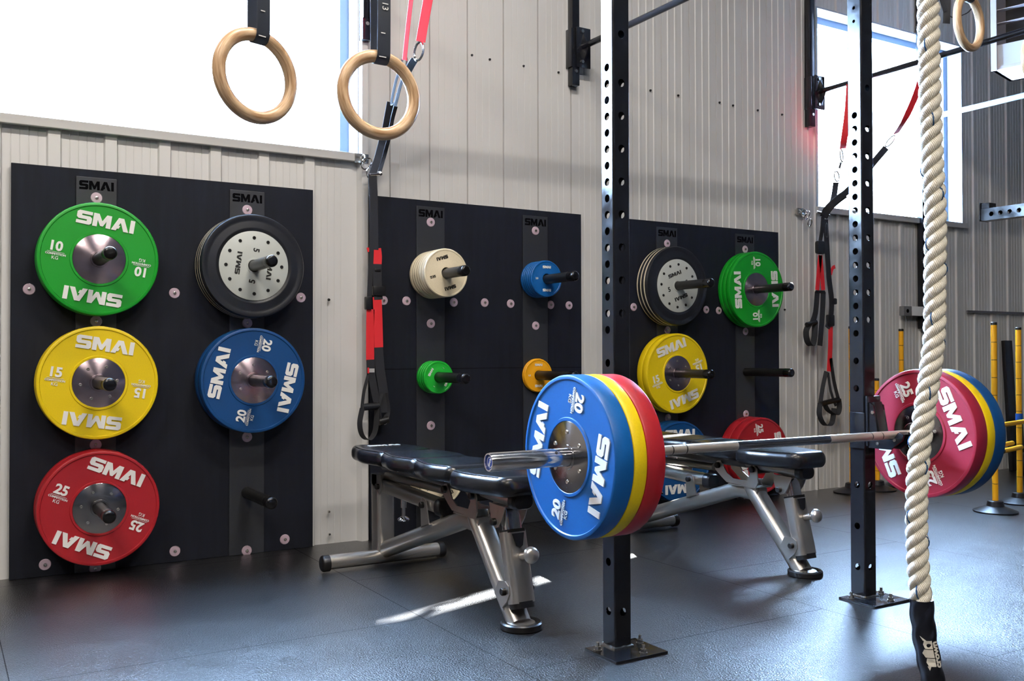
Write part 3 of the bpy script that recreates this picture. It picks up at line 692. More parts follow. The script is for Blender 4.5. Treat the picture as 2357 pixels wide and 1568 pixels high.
    # seat carrier
    part('seat_tube', lambda bm: sweep(bm, [(0, 2.86, .418), (0, 2.585, .405)], rrect(.074, .046, .02, 5), side=X), G)
    part('seat_tube_cap', lambda bm: sweep(bm, [(0, 2.590, .405), (0, 2.566, .404), (0, 2.556, .404)], rrect(.082, .054, .024, 5), side=X, scales=[1, 1, .82]), m_dark)
    def clev(bm):
        for s in (-1, 1):
            M2 = Matrix(((0, 0, 1, s*.043-.002), (1, 0, 0, 0), (0, 1, 0, 0), (0, 0, 0, 1)))
            poly(bm, [(2.600, .384), (2.700, .388), (2.690, .345), (2.680, .322), (2.660, .310), (2.640, .316), (2.622, .34)], .004, mx=M2)
        box2(bm, (-.043, 2.610, .381), (.043, 2.690, .385))
    part('seat_clevis', clev, G, smooth=0)
    for s in (-1, 1): part('pivot_bolt', lambda bm: cyl(bm, (s*.045, 2.662, .330), (s*.060, 2.662, .330), .012, 18, dome=.004), m_dark)
    # hinge bracket on the bend of the spine
    def hinge(bm):
        for s in (-1, 1):
            M2 = Matrix(((0, 0, 1, s*.046-.0025), (1, 0, 0, 0), (0, 1, 0, 0), (0, 0, 0, 1)))
            poly(bm, [(3.012, .412), (3.030, .395), (3.022, .372), (2.985, .345), (2.955, .326), (2.790, .322), (2.776, .345), (2.784, .400), (2.800, .412), (2.820, .402), (2.822, .372), (2.838, .346), (2.920, .346), (2.955, .366), (2.980, .400), (2.992, .414)], .005, mx=M2)
        box2(bm, (-.046, 2.79, .318), (.046, 2.95, .3225))
    part('hinge_bracket', hinge, G, smooth=0)
    for y, z in ((3.005, .394), (2.805, .396)):
        for s in (-1, 1): part('hinge_bolt', lambda bm: cyl(bm, (s*.047, y, z), (s*.062, y, z), .013, 18, dome=.004), m_dark)
    part('hinge_link', lambda bm: cyl(bm, (-.044, 2.805, .396), (.044, 2.805, .396), .020, 20), m_dark)
    # backrest carrier and ladder tube
    part('backrest_tube', lambda bm: sweep(bm, [(0, 3.60, .418), (0, 2.86, .412)], rrect(.075, .034, .012, 4), side=X), noisy(mat('dark_silver', (.16, .16, .165), .4, .6), 200, .1, .0004))
    part('backrest_rod', lambda bm: cyl(bm, (.0, 3.62, .372), (.0, 3.08, .375), .016, 18), G)
    part('ladder_tube', lambda bm: sweep(bm, [(0, 3.635, .330), (0, 3.115, .312)], rrect(.064, .056, .024, 6), side=X), G)
    part('ladder_cap', lambda bm: sweep(bm, [(0, 3.12, .312), (0, 3.095, .311), (0, 3.085, .311)], rrect(.074, .064, .024, 5), side=X, scales=[1, 1, .85]), m_dark)
    def rear_clev(bm):
        for s in (-1, 1):
            M2 = Matrix(((0, 0, 1, s*.036-.002), (1, 0, 0, 0), (0, 1, 0, 0), (0, 0, 0, 1)))
            poly(bm, [(3.70, .375), (3.60, .378), (3.592, .325), (3.605, .305), (3.625, .300), (3.645, .318), (3.70, .335)], .004, mx=M2)
    part('rear_clevis', rear_clev, G, smooth=0)
    part('pivot_bolt', lambda bm: cyl(bm, (-.038, 3.622, .330), (-.052, 3.622, .330), .012, 18, dome=.004), m_dark)
    def mid_clev(bm):
        for s in (-1, 1):
            M2 = Matrix(((0, 0, 1, s*.040-.002), (1, 0, 0, 0), (0, 1, 0, 0), (0, 0, 0, 1)))
            poly(bm, [(3.175, .330), (3.200, .338), (3.222, .326), (3.215, .225), (3.150, .246)], .004, mx=M2)
        box(bm, (0, 3.185, .236), (.084, .070, .004), Matrix.Rotation(R(-18), 3, 'X'))
    part('middle_clevis', mid_clev, G, smooth=0)
    for s in (-1, 1): part('pivot_bolt', lambda bm: cyl(bm, (s*.042, 3.198, .312), (s*.056, 3.198, .312), .012, 18, dome=.004), m_dark)
    part('pull_pin', lambda bm: (cyl(bm, (0, 3.46, .30), (0, 3.46, .262), .012, 16), cyl(bm, (0, 3.46, .262), (0, 3.46, .226), .0075, 14), lathe(bm, [(0, 0), (.008, .001), (.022, -.008), (.024, -.012), (.020, -.018), (0, -.022)], 24, mx=T(0, 3.46, .228))), m_chrome)
    # pads
    def bw(y):
        ks = [(2.84, .118), (2.98, .146), (3.12, .122), (3.27, .146), (3.42, .120), (3.58, .138), (3.70, .120), (3.78, .098)]
        for (a, p), (b, q) in zip(ks, ks[1:]):
            if a <= y <= b: t = (y-a)/(b-a); t = t*t*(3-2*t); return p+(q-p)*t
        return ks[0][1] if y < ks[0][0] else ks[-1][1]
    def back(bm):
        for a, b, ea, eb in ((2.842, 3.122, True, False), (3.118, 3.422, False, False), (3.418, 3.770, False, True)): pad_seg(bm, a, b, bw, .492, .432, ea, eb, 18)
    part('backrest_pad', back, m_vinyl, smooth=50)
    def sw(y):
        ks = [(2.52, .078), (2.57, .098), (2.66, .122), (2.75, .138), (2.84, .130)]
        for (a, p), (b, q) in zip(ks, ks[1:]):
            if a <= y <= b: t = (y-a)/(b-a); return p+(q-p)*t
        return .085
    part('seat_pad', lambda bm: pad_seg(bm, 2.525, 2.838, sw, .486, .422, True, True, 26), m_vinyl, smooth=50)
    part('seat_stitching', lambda bm: [sweep(bm, smoothpath([(s*(sw(y)-.012), y, .4842) for y in (2.80, 2.74, 2.66, 2.60, 2.57)], 4), circ(.0013, 6), side=(0, 0, 1)) for s in (-1, 1)], m_inset)
    part('backrest_stitching', lambda bm: [sweep(bm, smoothpath([(s*(bw(y)-.013), y, .4900-(.004 if abs((y-3.12) % .3) < .01 else 0)) for y in (2.87, 2.98, 3.10, 3.14, 3.27, 3.40, 3.44, 3.58, 3.70)], 3), circ(.0013, 6), side=(0, 0, 1)) for s in (-1, 1)], m_inset)
    part('logo_print', lambda bm: logo(bm, .030, Matrix(((1, 0, 0, 0), (0, 1, 0, 3.655), (0, 0, 1, .4940), (0, 0, 0, 1))), th=.0010, aspect=4.6), m_white, smooth=0)
    return e
bench(1.597, 0, 'black padded bench with silver frame in front of the middle board')
bench(2.925, .025, 'black padded bench with silver frame behind the barbell shaft')

# ------------------------------------------------------------------ gym rings
def ring(x, y, z, ang, label, strap_pts=True, Rm=.1015, rt=.0163, lean=0, num=True):
    ca, sa = math.cos(ang), math.sin(ang)
    mw = T(x, y, z) @ Matrix.Rotation(ang, 4, 'Z') @ Matrix.Rotation(lean, 4, 'Y')
    e = empty('gym_ring', mw=mw); tag(e, label, 'gym ring', 'wooden gym rings')
    bm = BM(); torus(bm, (0, 0, 0), Rm, Rm, rt, n=88, m=22); finish('wooden_ring', bm, m_wood, e)
    return e
def ring_strap(x, y, z, ang, label, lean=0, top=2.62, w=.037, sep=.030, shift=0, txt=True):
    """a flat strap looped under the top of the ring"""
    mw = T(x, y, z) @ Matrix.Rotation(ang, 4, 'Z'); e = empty('ring_strap', mw=mw); tag(e, label, 'strap', 'straps of the gym rings')
    H = top-z; cx = math.sin(lean)*.1015+shift; cz = math.cos(lean)*.1015
    pts = [(cx, .022, H), (cx, .021, cz+.10), (cx-.001, .0195, cz)]
    for k in range(1, 8): a = PI*k/8; pts.append((cx, .0195*math.cos(a), cz-.0195*math.sin(a)))
    pts += [(cx+.001, -.0195, cz), (cx+.001, -.021, cz+.10), (cx+.002, -.022, H)]
    bm = BM(); sweep(bm, pts, rrect(w, .0018, .0006, 1), side=(1, 0, 0)); finish('webbing', bm, m_web_ring, e)
    if txt:
        bm = BM(); q = Matrix(((1, 0, 0, cx+.001), (0, 0, -1, -.0222), (0, 1, 0, cz), (0, 0, 0, 1)))
        for zz, s in ((.130, '13'), ):
            text(bm, s, .017, q @ T(.003, zz-.004, 0) @ RZ(-PI/2), .0007, .0)
        box(bm, q @ Vector((-.003, .056, .0003)), (.012, .0006, .0024)); box(bm, q @ Vector((-.004, -.006, -.0012)), (.020, .0006, .0024))
        finish('marking', bm, m_white, e, smooth=0)
    return e
ring(.672, 2.317, 1.558, .285, 'wooden ring hanging left, in front of the large window')
ring_strap(.672, 2.317, 1.558, .285, 'dark strap holding the left wooden ring before the large window', lean=R(2), shift=.004)
ring(.990, 2.297, 1.551, .029, 'wooden ring hanging right, over the window edge and the red straps')
ring_strap(.990, 2.297, 1.551, .029, 'dark strap marked 13 holding the wooden ring by the red straps', shift=.004)
ring(3.535, 2.285, 2.198, .15, 'wooden ring at the top right between rope and heater')
ring_strap(3.535, 2.285, 2.198, .15, 'black strap on the wooden ring beside the heater', txt=False)
ring(4.00, 2.285, 2.115, .15, 'wooden ring cut by the right edge of the picture')
ring_strap(4.00, 2.285, 2.115, .15, 'strap of the wooden ring cut by the right edge of the picture', txt=False)
def loose_strap():
    e = empty('hanging_strap', (3.43, 2.33, 2.3)); tag(e, 'short loose dark strap hanging beside the top right ring', 'strap')
    bm = BM(); P = lambda x, y: at(x, y, 2.33)-e.location
    ribbon(bm, [P(2178, -60), P(2180, 0), P(2178, 54)], .030, side=(.86, -.5, 0)); ribbon(bm, [P(2155, -40), P(2168, 0), P(2176, 26)], .018, side=(.86, -.5, 0)); finish('webbing', bm, m_web_black, e)
    bm = BM(); sweep(bm, smoothpath([P(2185, 36), P(2196, 40), P(2226, 30), P(2240, 12), P(2246, -10)], 5), circ(.0022, 6)); finish('cord', bm, m_web_black, e)
loose_strap()

# ------------------------------------------------------------------ climbing rope
def rope():
    d0 = 1.9
    px = [(2135, -320), (2136, -150), (2137, 0), (2139, 150), (2145, 350), (2153, 500), (2152, 650), (2150, 780), (2135, 900), (2118, 1020), (2110, 1150), (2112, 1280), (2121, 1390)]
    def pt(x, y): d = FW*F_PX+RT*(x-1178.5)-UP*(y-784); return CAMP+d*(d0/F_PX)
    e = empty('climbing_rope', tuple(pt(2148, 1568))); tag(e, 'thick cream twisted climbing rope hanging in front of the far plates', 'rope')
    org = e.location
    P = [pt(*p)-org for p in px]; P.insert(0, P[0]+Vector((0, 0, .75))); cen = smoothpath(P, 30)
    Rr = .0218; off = Rr*.52; rs = Rr*.50; pitch = .078
    s = [0]
    for a, b in zip(cen, cen[1:]): s.append(s[-1]+(b-a).length)
    tot = s[-1]
    vx = RT; vy = Vector((FW.x, FW.y, 0)).normalized()
    N_ = int(tot/.0028); arr = []
    j = 0
    for i in range(N_+1):
        q = tot*i/N_
        while j < len(s)-2 and s[j+1] < q: j += 1
        t = (q-s[j])/max(1e-9, s[j+1]-s[j]); arr.append((cen[j].lerp(cen[j+1], t), q))
    for k in range(3):
        bm = BM(); uvl = bm.loops.layers.uv.new('UVMap'); rings = []; m = 14
        for c, q in arr:
            a = -2*PI*q/pitch+2*PI*k/3          # q runs downwards
            o = vx*math.cos(a)+vy*math.sin(a); tg = Vector((0, 0, -1))
            ctr = c+o*off; vel = (-vx*math.sin(a)+vy*math.cos(a))*(-2*PI/pitch*off)+tg; vel.normalize()
            n1 = o; n2 = vel.cross(n1).normalized()
            tw = 2*PI*q/.05
            rings.append(([bm.verts.new(ctr+(n1*math.cos(2*PI*i/m)+n2*math.sin(2*PI*i/m))*rs*(1+.02*math.sin(q*900))) for i in range(m)], q))
        for (A, qa), (B, qb) in zip(rings, rings[1:]):
            for i in range(m):
                f = bm.faces.new((A[i], A[(i+1) % m], B[(i+1) % m], B[i]))
                for lp, (u, v) in zip(f.loops, ((qa, i/m), (qa, (i+1)/m), (qb, (i+1)/m), (qb, i/m))): lp[uvl].uv = (u*3, v)
        bm.faces.new(rings[0][0][::-1]); bm.faces.new(rings[-1][0])
        finish('strand', bm, m_rope, e, smooth=80)
    # blue tracer yarn that surfaces on one strand
    bm = BM(); per = .0496; q = .03
    while q < tot-.02:
        pts = []
        for w in range(9):
            qq = q+(w-4)*.0015
            idx = min(len(arr)-1, max(0, int(round(qq/tot*N_)))); c = arr[idx][0]
            k = 0; a = -2*PI*qq/pitch
            o = vx*math.cos(a)+vy*math.sin(a); ctr = c+o*off; vel = (-vx*math.sin(a)+vy*math.cos(a))*(-2*PI/pitch*off)+Vector((0, 0, -1)); vel.normalize(); n2 = vel.cross(o).normalized()
            ph = (w-4)/4*1.45; pts.append(ctr+(o*math.cos(ph)-n2*math.sin(ph))*(rs*1.02))
        sweep(bm, pts, circ(.0014, 6)); q += per
    finish('tracer_yarn', bm, mat('tracer_blue', (.005, .07, .20), .6), e)
    # stray fibres
    bm = BM(); rnd = random.Random(3)
    for i in range(420):
        c, q = arr[rnd.randrange(30, len(arr)-5)]; a = rnd.uniform(0, 2*PI); o = vx*math.cos(a)+vy*math.sin(a); p = c+o*(off+rs*.75); dd = (o+Vector((rnd.uniform(-.5, .5), rnd.uniform(-.5, .5), rnd.uniform(-.8, .8)))).normalized()
        l = rnd.uniform(.0025, .0075); b = p+dd*l; b2 = b+(dd+Vector((0, 0, rnd.uniform(-1, 1))))*.002; sd_ = dd.cross(Vector((0, 0, 1))).normalized()*.00022
        v = [bm.verts.new(p-sd_), bm.verts.new(p+sd_), bm.verts.new(b+sd_*.7), bm.verts.new(b-sd_*.7)]; bm.faces.new(v); v2 = bm.verts.new(b2); bm.faces.new((v[3], v[2], v2))
    fb = finish('loose_fibres', bm, m_rope, e, smooth=0); fb['kind'] = 'stuff'
    # heat shrunk end
    pe = [pt(x, y)-org for x, y in ((2120, 1380), (2124, 1430), (2130, 1480), (2139, 1525), (2147, 1568), (2153, 1640), (2156, 1700))]
    ce = smoothpath(pe, 14); bm = BM(); rings = []; m = 48; q = 0
    for i, c in enumerate(ce):
        if i: q += (c-ce[i-1]).length
        ring_ = []
        for k in range(m):
            a = 2*PI*k/m; rr = Rr*(1.045+.055*math.cos(3*(a+2*PI*(q+.6)/pitch/1.0*1.0)/1.0 if False else 3*a+2*PI*3*q/(pitch*1.9)))
            ring_.append(bm.verts.new(c+(vx*math.cos(a)+vy*math.sin(a))*rr))
        rings.append(ring_)
    for A, B in zip(rings, rings[1:]):
        for k in range(m): bm.faces.new((A[k], A[(k+1) % m], B[(k+1) % m], B[k]))
    bm.faces.new(rings[0]); bm.faces.new(rings[-1][::-1]); finish('rope_end_sleeve', bm, mat('shrink_black', (.007, .008, .012), .27), e, smooth=60)
    # print on the sleeve: word read upwards beside three linked blocks
    bm = BM(); q0 = Matrix()
    def flat(bmf):
        text(bmf, 'crown', .011, T(.0085, 0, 0) @ RZ(PI/2), .0004, .03)
    src = BM()
    text(src, 'crown', .0105, T(.0105, -.002, 0) @ RZ(PI/2) @ Matrix.Diagonal((1.05, 1, 1, 1)), .0004, .04)
    for k, yy in enumerate((.0175, .0, -.0175)):
        poly(src, [(-.0125+.002*(k != 1), yy-.008), (.0035, yy-.008), (.0035, yy+.008), (-.0125+.002*(k != 1), yy+.008), (-.017+.004*(k != 1), yy)], .0004)
    poly(src, [(-.0125, .0255), (-.017, .034), (-.006, .0255)], .0004); poly(src, [(-.0125, -.0255), (-.010, -.034), (-.006, -.0255)], .0004)
    bmesh.ops.subdivide_edges(src, edges=[x for x in src.edges if x.calc_length() > .004], cuts=3, use_grid_fill=False)
    bmesh.ops.triangulate(src, faces=src.faces)
    for v in src.verts:
        u, h, dz = v.co; yy = 1497-h*1150*1.0; 
        # follow the sleeve
        t = max(0, min(len(ce)-2.001, 0)); best = min(range(len(ce)), key=lambda i: abs(ce[i].z-((pt(2132, 1497)-org).z+h)))
        c = ce[best]; a = -PI/2+u/Rr*.95; rr = Rr*1.108+dz
        v.co = c*1.0+(vx*math.cos(a)+vy*math.sin(a))*rr; v.co.z = (pt(2132, 1497)-org).z+h
    finish('sleeve_print', src, mat('print_cream', (.78, .74, .64), .5), e, smooth=0); bm.free()
rope()

# ------------------------------------------------------------------ suspension trainers on the wall
def anchor(x, z, label):
    e = empty('wall_anchor', (x, YW, z)); tag(e, label, 'wall anchor', 'galvanised anchors on the wall')
    bm = BM(); box2(bm, (-.035, -.024, -.022), (.035, -.014, .022), bev=.002); box2(bm, (-.035, -.016, -.014), (-.022, -.0005, .014)); box2(bm, (.022, -.016, -.014), (.035, -.0005, .014)); finish('plate', bm, m_bolt, e)
    bm = BM(); torus(bm, (0, -.045, -.01), .020, .022, .004, ax=(0, 1, 0), n=24, m=8); finish('eye', bm, m_bolt, e)
    bm = BM(); torus(bm, (.008, -.060, -.030), .030, .028, .0042, ax=(.85, .3, 0), az=(.2, -.5, .9), n=32, m=8); torus(bm, (.018, -.075, -.075), .016, .022, .0035, ax=(1, 0, 0), az=(0, -.3, 1), n=24, m=8); finish('carabiner', bm, m_chrome, e)
anchor(1.704, 1.790, 'galvanised wall anchor at the corner of the large window')
anchor(4.660, 1.765, 'galvanised wall anchor below the left corner of the small window')
def trainer(name_label, upper, lower, org, cat='suspension trainer'):
    e = empty('suspension_trainer', org); tag(e, name_label, cat, 'red and black suspension trainers'); o = Vector(org)
    def rb(nm, m, pts, w, side=(1, 0, 0), th=.0024, k=5): bm = BM(); ribbon(bm, [Vector(p)-o for p in pts], w, side, th, k); return finish(nm, bm, m, e)
    return e, rb, o
# first trainer, beside the middle board
Y = 4.085
e, rb, o = trainer('red and black suspension trainer hanging left of the middle board', 0, 0, (1.73, Y, .40))
A = lambda x, y, Y=Y: at(x, y, Y)
B = lambda x, y, X=1.775: atx(x, y, X)
sd1 = (.35, -.9, 0)
rb('red_strap', m_web_red, [(1.775, 3.478, 2.565), (1.775, 3.485, 2.582), (1.775, 3.505, 2.575), B(985, 0), B(976, 50), B(968, 96)], .042, (.75, -.65, 0), k=3)
rb('red_strap', m_web_red, [(1.775, 3.705, 2.565), (1.775, 3.712, 2.582), (1.775, 3.728, 2.575), B(946, 0), B(938, 70), B(931, 138)], .020, (.75, -.65, 0), k=3)
for (cx, cy, xx) in ((964, 118, 1.775), (929, 150, 1.775)):
    c = B(cx, cy, xx)-o; bm = BM(); torus(bm, c, (.019 if cx > 940 else .012), .040, .0052, ax=(.8, -.6, 0), az=(.12, -.1, 1), n=32, m=8); finish('carabiner', bm, m_chrome, e)
rb('black_strap', m_web_black, [B(955, 136), B(945, 152), B(930, 180)], .034, (.85, -.5, 0), k=3)
rb('black_strap', m_web_black, [B(930, 172), B(921, 200), B(912, 235), B(905, 260), B(897, 300)], .014, (.6, -.7, 0), k=4)
rb('black_strap', m_web_black, [B(924, 158), B(914, 178), B(905, 215), B(901, 240), B(909, 238), B(915, 215)], .012, (.6, -.7, 0), k=4)
rb('black_strap', m_web_black, [B(899, 235), B(894, 262), B(887, 300), A(880, 325), A(868, 370), A(857, 402)], .034, (1, -.25, 0), k=4)
rb('black_strap', m_web_black, [B(911, 245), B(903, 275), B(897, 310), A(887, 350), A(874, 395)], .018, (1, -.25, 0), k=4)
rb('black_strap', m_web_black, [A(857, 402), A(860, 470), A(861, 575)], .043, th=.005, k=3)
rb('black_strap', m_web_black, [A(856, 440), A(855, 575), A(852, 640), A(850, 700)], .024, th=.004, k=3)
bm = BM(); cyl(bm, A(860, 403)-o+Vector((-.02, 0, 0)), A(873, 401)-o, .008, 12); cyl(bm, A(872, 401)-o, A(874, 400)-o+Vector((.006, 0, .004)), .011, 10); finish('pin', bm, m_chrome, e)
# right strand
rb('red_tab', m_web_red, [A(867, 572), A(869, 590), A(868, 610)], .044, k=2)
rb('red_tab', m_web_red, [A(846, 570), A(849, 580)], .012, k=2)
rb('black_strap', m_web_black, [A(868, 608), A(869, 660), A(871, 690)], .044, th=.004, k=3)
bm = BM(); box(bm, A(872, 670)-o, (.062, .02, .045), bev=.006); finish('buckle', bm, m_dark, e); bm = BM(); box(bm, A(869, 622)-o, (.030, .012, .012), bev=.003); finish('buckle', bm, m_dark, e)
rb('red_strap', m_web_red, [A(868, 684), A(870, 730), A(872, 800)], .044, k=3)
rb('black_strap', m_web_black, [A(871, 800), A(875, 850), A(883, 905), A(885, 950)], .046, k=4)
rb('foot_loop', m_web_black, [A(877, 905), A(870, 935), A(874, 970), A(884, 975), A(892, 945), A(886, 905)], .030, (.6, -.8, 0), k=4)
bm = BM(); cyl(bm, A(872, 972)-o, A(893, 966)-o, .016, 16); finish('handle', bm, m_dark, e)
# left strand
bm = BM(); box(bm, A(847, 698)-o, (.030, .026, .060), bev=.006); finish('buckle', bm, m_dark, e)
rb('red_strap', m_web_red, [A(853, 712), A(852, 760), A(852, 830)], .040, k=3)
rb('black_strap', m_web_black, [A(853, 828), A(854, 862)], .042, th=.005, k=1)
bm = BM(); box(bm, A(855, 853)-o+Vector((0, -.004, 0)), (.026, .002, .018)); finish('label_tag', bm, mat('tag_grey', (.4, .4, .4), .6), e)
bm = BM(); box(bm, A(847, 853)-o+Vector((0, -.004, 0)), (.008, .002, .026)); finish('label_edge', bm, m_web_red, e)
rb('black_strap', m_web_black, [A(848, 862), A(838, 900), A(833, 940)], .018, (.5, -.85, 0), k=4)
rb('black_strap', m_web_black, [A(855, 862), A(862, 900), A(870, 935)], .036, k=4)
bm = BM(); cyl(bm, A(834, 938)-o, A(872, 934)-o, .0165, 18); finish('handle', bm, m_dark, e)
rb('foot_loop', m_web_black, [A(834, 940), A(828, 975), A(834, 1003), A(850, 1012), A(864, 990), A(868, 938)], .034, (.35, -.93, 0), k=5)
# second trainer, left of the small window
Y2 = 4.085
e, rb, o = trainer('red and black suspension trainer hanging below the left edge of the small window', 0, 0, (4.76, Y2, .45))
A = lambda x, y, Y=Y2: at(x, y, Y)
def B2(x, y, f): return at(x, y, 4.085+(3.45-4.085)*f)
xb = 4.795
rb('red_strap', m_web_red, [atx(1956, 188, xb), atx(1954, 225, xb), atx(1950, 270, xb), atx(1943, 320, xb), at(1940, 342, 3.98)], .040, (.75, -.65, 0), k=3)
rb('red_strap', m_web_red, [atx(2126, 165, xb), atx(2112, 208, xb), atx(2096, 248, xb), atx(2080, 280, xb), at(2062, 308, 3.62)], .040, (.75, -.5, .35), k=3)
for (x, y, yy, az) in ((1937, 358, 3.99, (-.1, .05, 1)), (2049, 325, 3.66, (.45, -.3, .8))):
    bm = BM(); torus(bm, at(x, y, yy)-o, .017 if x > 2000 else .008, .040, .0042, ax=(.8, -.6, 0), az=az, n=32, m=8); finish('carabiner', bm, m_chrome, e)
bm = BM(); torus(bm, at(1926, 406, 4.03)-o, .014, .032, .0042, ax=(.8, -.6, 0), az=(-.1, .05, 1), n=32, m=8); finish('carabiner', bm, m_chrome, e)
rb('black_strap', m_web_black, [at(1936, 373, 4.0), at(1932, 388, 4.01)], .014, (.8, -.6, 0), k=1)
rb('black_strap', m_web_black, [at(1924, 420, 4.03), at(1920, 450, 4.05), at(1914, 472, 4.06)], .036, (.8, -.6, 0), k=3)
rb('black_strap', m_web_black, [at(2040, 340, 3.68), at(2010, 375, 3.76), at(1980, 412, 3.85), at(1945, 445, 3.95), at(1915, 470, 4.03), A(1897, 495)], .040, (.5, -.4, -.7), th=.006, k=4)
rb('black_strap', m_web_black, [at(1945, 447, 3.96), at(1925, 462, 4.01), at(1905, 482, 4.05), A(1896, 500)], .050, (.5, -.4, -.7), th=.010, k=4)
bm = BM(); cyl(bm, A(1880, 488)-o, A(1908, 496)-o, .008, 12); torus(bm, A(1902, 530)-o, .012, .045, .004, ax=(1, 0, 0), n=24, m=8); finish('pin', bm, m_chrome, e)
rb('black_strap', m_web_black, [A(1894, 500), A(1892, 530), A(1887, 560)], .030, th=.008, k=3)
bm = BM(); box(bm, A(1888, 570)-o, (.070, .035, .085), bev=.016); finish('buckle', bm, m_dark, e)
for s in (-1, 1):
    rb('red_strap', m_web_red, [A(1888, 588), A(1888+s*3, 620), A(1888+s*7, 668)], .036, k=3)
    rb('black_strap', m_web_black, [A(1888+s*7, 672), A(1885+s*8, 720), A(1878+s*9, 796 if s > 0 else 745)], .045, k=3)
bm = BM(); box(bm, A(1888, 672)-o, (.085, .008, .018), bev=.003); finish('label_tag', bm, m_dark, e)
rb('foot_loop', m_web_black, [A(1868, 742), A(1856, 760), A(1858, 785), A(1868, 796), A(1874, 780), A(1876, 742)], .036, (.5, -.85, 0), k=5)
bm = BM(); cyl(bm, A(1857, 748)-o, A(1878, 742)-o, .016, 16); finish('handle', bm, m_dark, e)
rb('black_strap', m_web_black, [A(1900, 505), A(1903, 560), A(1908, 640), A(1914, 690), A(1912, 730), A(1904, 755)], .044, th=.006, k=4)
bm = BM(); box(bm, A(1919, 694)-o, (.034, .03, .04), bev=.008); finish('buckle', bm, m_dark, e); bm = BM(); box(bm, A(1911, 738)-o, (.055, .03, .075), bev=.01); finish('buckle', bm, m_dark, e)
rb('red_tab', m_web_red, [A(1922, 614), A(1916, 618), A(1912, 632)], .024, k=3)
rb('red_strap', m_web_red, [A(1912, 738), A(1911, 800), A(1908, 855)], .040, k=3)
rb('black_strap', m_web_black, [A(1912, 825), A(1920, 880), A(1930, 920)], .030, k=3)
rb('black_strap', m_web_black, [A(1902, 855), A(1894, 890), A(1888, 930)], .026, (.8, -.6, 0), k=3)
rb('black_strap', m_web_black, [A(1906, 858), A(1912, 900), A(1924, 935)], .016, (.8, -.6, 0), k=3)
bm = BM(); cyl(bm, A(1888, 930)-o, A(1930, 920)-o, .0165, 18); finish('handle', bm, m_dark, e)
rb('foot_loop', m_web_black, [A(1888, 928), A(1886, 955), A(1898, 978), A(1914, 975), A(1920, 940)], .034, (.35, -.93, 0), k=5)
rb('foot_loop', m_web_black, [A(1896, 925), A(1906, 945), A(1925, 955), A(1932, 940), A(1930, 918)], .034, (.35, -.93, 0), k=5)

# ------------------------------------------------------------------ right background
def agility_pole(x, y, h, label, bars=0, band=None):
    e = empty('slalom_pole', (x, y, 0)); tag(e, label, 'slalom pole', 'yellow slalom poles')
    bm = BM(); lathe(bm, [(.112, .0005), (.114, .008), (.09, .018), (.045, .034), (.040, .060), (.030, .064), (0, .064)], 40); bm.faces.ensure_lookup_table(); finish('base', bm, m_dark, e)
    bm = BM(); n = 10; z = .06; st = (h-.06)/n
    for k in range(n): cyl(bm, (0, 0, z+st*k), (0, 0, z+st*(k+1)-.003), .0155, 18)
    finish('pole', bm, m_yellow, e)
    bm = BM(); cyl(bm, (0, 0, .06), (0, 0, h-.004), .0140, 12); finish('joint_rings', bm, m_dark, e)
    bm = BM(); cyl(bm, (0, 0, h-.004), (0, 0, h+.012), .0165, 18, dome=.005); finish('end_cap', bm, m_dark, e)
    if band: bm = BM(); cyl(bm, (0, 0, band), (0, 0, band+.05), .0195, 18); finish('clip', bm, mat('clip_blue', (.01, .10, .45), .4), e)
PA = (4.975, 3.085); PB = (5.385, 3.19)
agility_pole(*PA, 1.03, 'yellow slalom pole on a round black foot right of the barbell plates')
agility_pole(*PB, 1.01, 'yellow slalom pole with blue clip at the right edge of the picture', band=.47)
agility_pole(4.905, 3.98, 1.03, 'yellow slalom pole just left of the farther post, by the wall')
agility_pole(5.145, 3.98, .70, 'yellow slalom pole hidden behind the farther post')
agility_pole(5.42, 4.0, 1.02, 'yellow slalom pole behind the far red plate, by the wall')
def crossbar(p, q, r, label):
    e = empty('crossbar', p); tag(e, label, 'crossbar', 'yellow crossbars of the slalom poles'); o = Vector(p); bm = BM(); cyl(bm, (0, 0, 0), Vector(q)-o, r, 16); finish('bar', bm, m_yellow, e)
    bm = BM(); d = (Vector(q)-o).normalized(); cyl(bm, -d*.012, d*.004, r*1.08, 16); finish('end_cap', bm, m_dark, e)
crossbar((4.99, 3.055, .478), (5.33, 3.135, .478), .0135, 'upper yellow crossbar between the two right slalom poles')
crossbar((4.99, 3.12, .350), (5.34, 3.205, .350), .0135, 'rear lower yellow crossbar between the two right slalom poles')
crossbar((4.99, 3.05, .335), (5.30, 3.13, .335), .0135, 'front lower yellow crossbar between the two right slalom poles')
crossbar((4.895, 3.95, .435), (5.45, 3.965, .435), .0135, 'yellow crossbar by the wall behind the farther post')
def plank(x, w, h, label):
    bm = BM(); rot = Matrix.Rotation(R(-3), 3, 'X'); box(bm, (x, YW-.055, h/2), (w, .03, h), rot, bev=.004); tag(finish('foam_plank', bm, m_dark), label, 'plank', 'black planks leaning on the wall')
plank(6.85, .095, .965, 'tall black plank leaning on the wall at the right')
plank(6.965, .06, .475, 'short black plank beside the tall one at the right')
def kettle():
    e = empty('kettlebell', (6.55, 3.78, 0)); tag(e, 'dark kettlebell on the floor under the black planks', 'kettlebell')
    bm = BM(); lathe(bm, [(0, .001), (.06, .001), (.095, .04), (.105, .09), (.09, .15), (.05, .185), (0, .195)], 32); finish('body', bm, m_dark, e)
    bm = BM(); sweep(bm, smoothpath([(-.05, 0, .17), (-.06, 0, .22), (-.04, 0, .255), (.04, 0, .255), (.06, 0, .22), (.05, 0, .17)], 5), circ(.015, 10), side=(0, 1, 0)); finish('handle', bm, m_dark, e)
kettle()
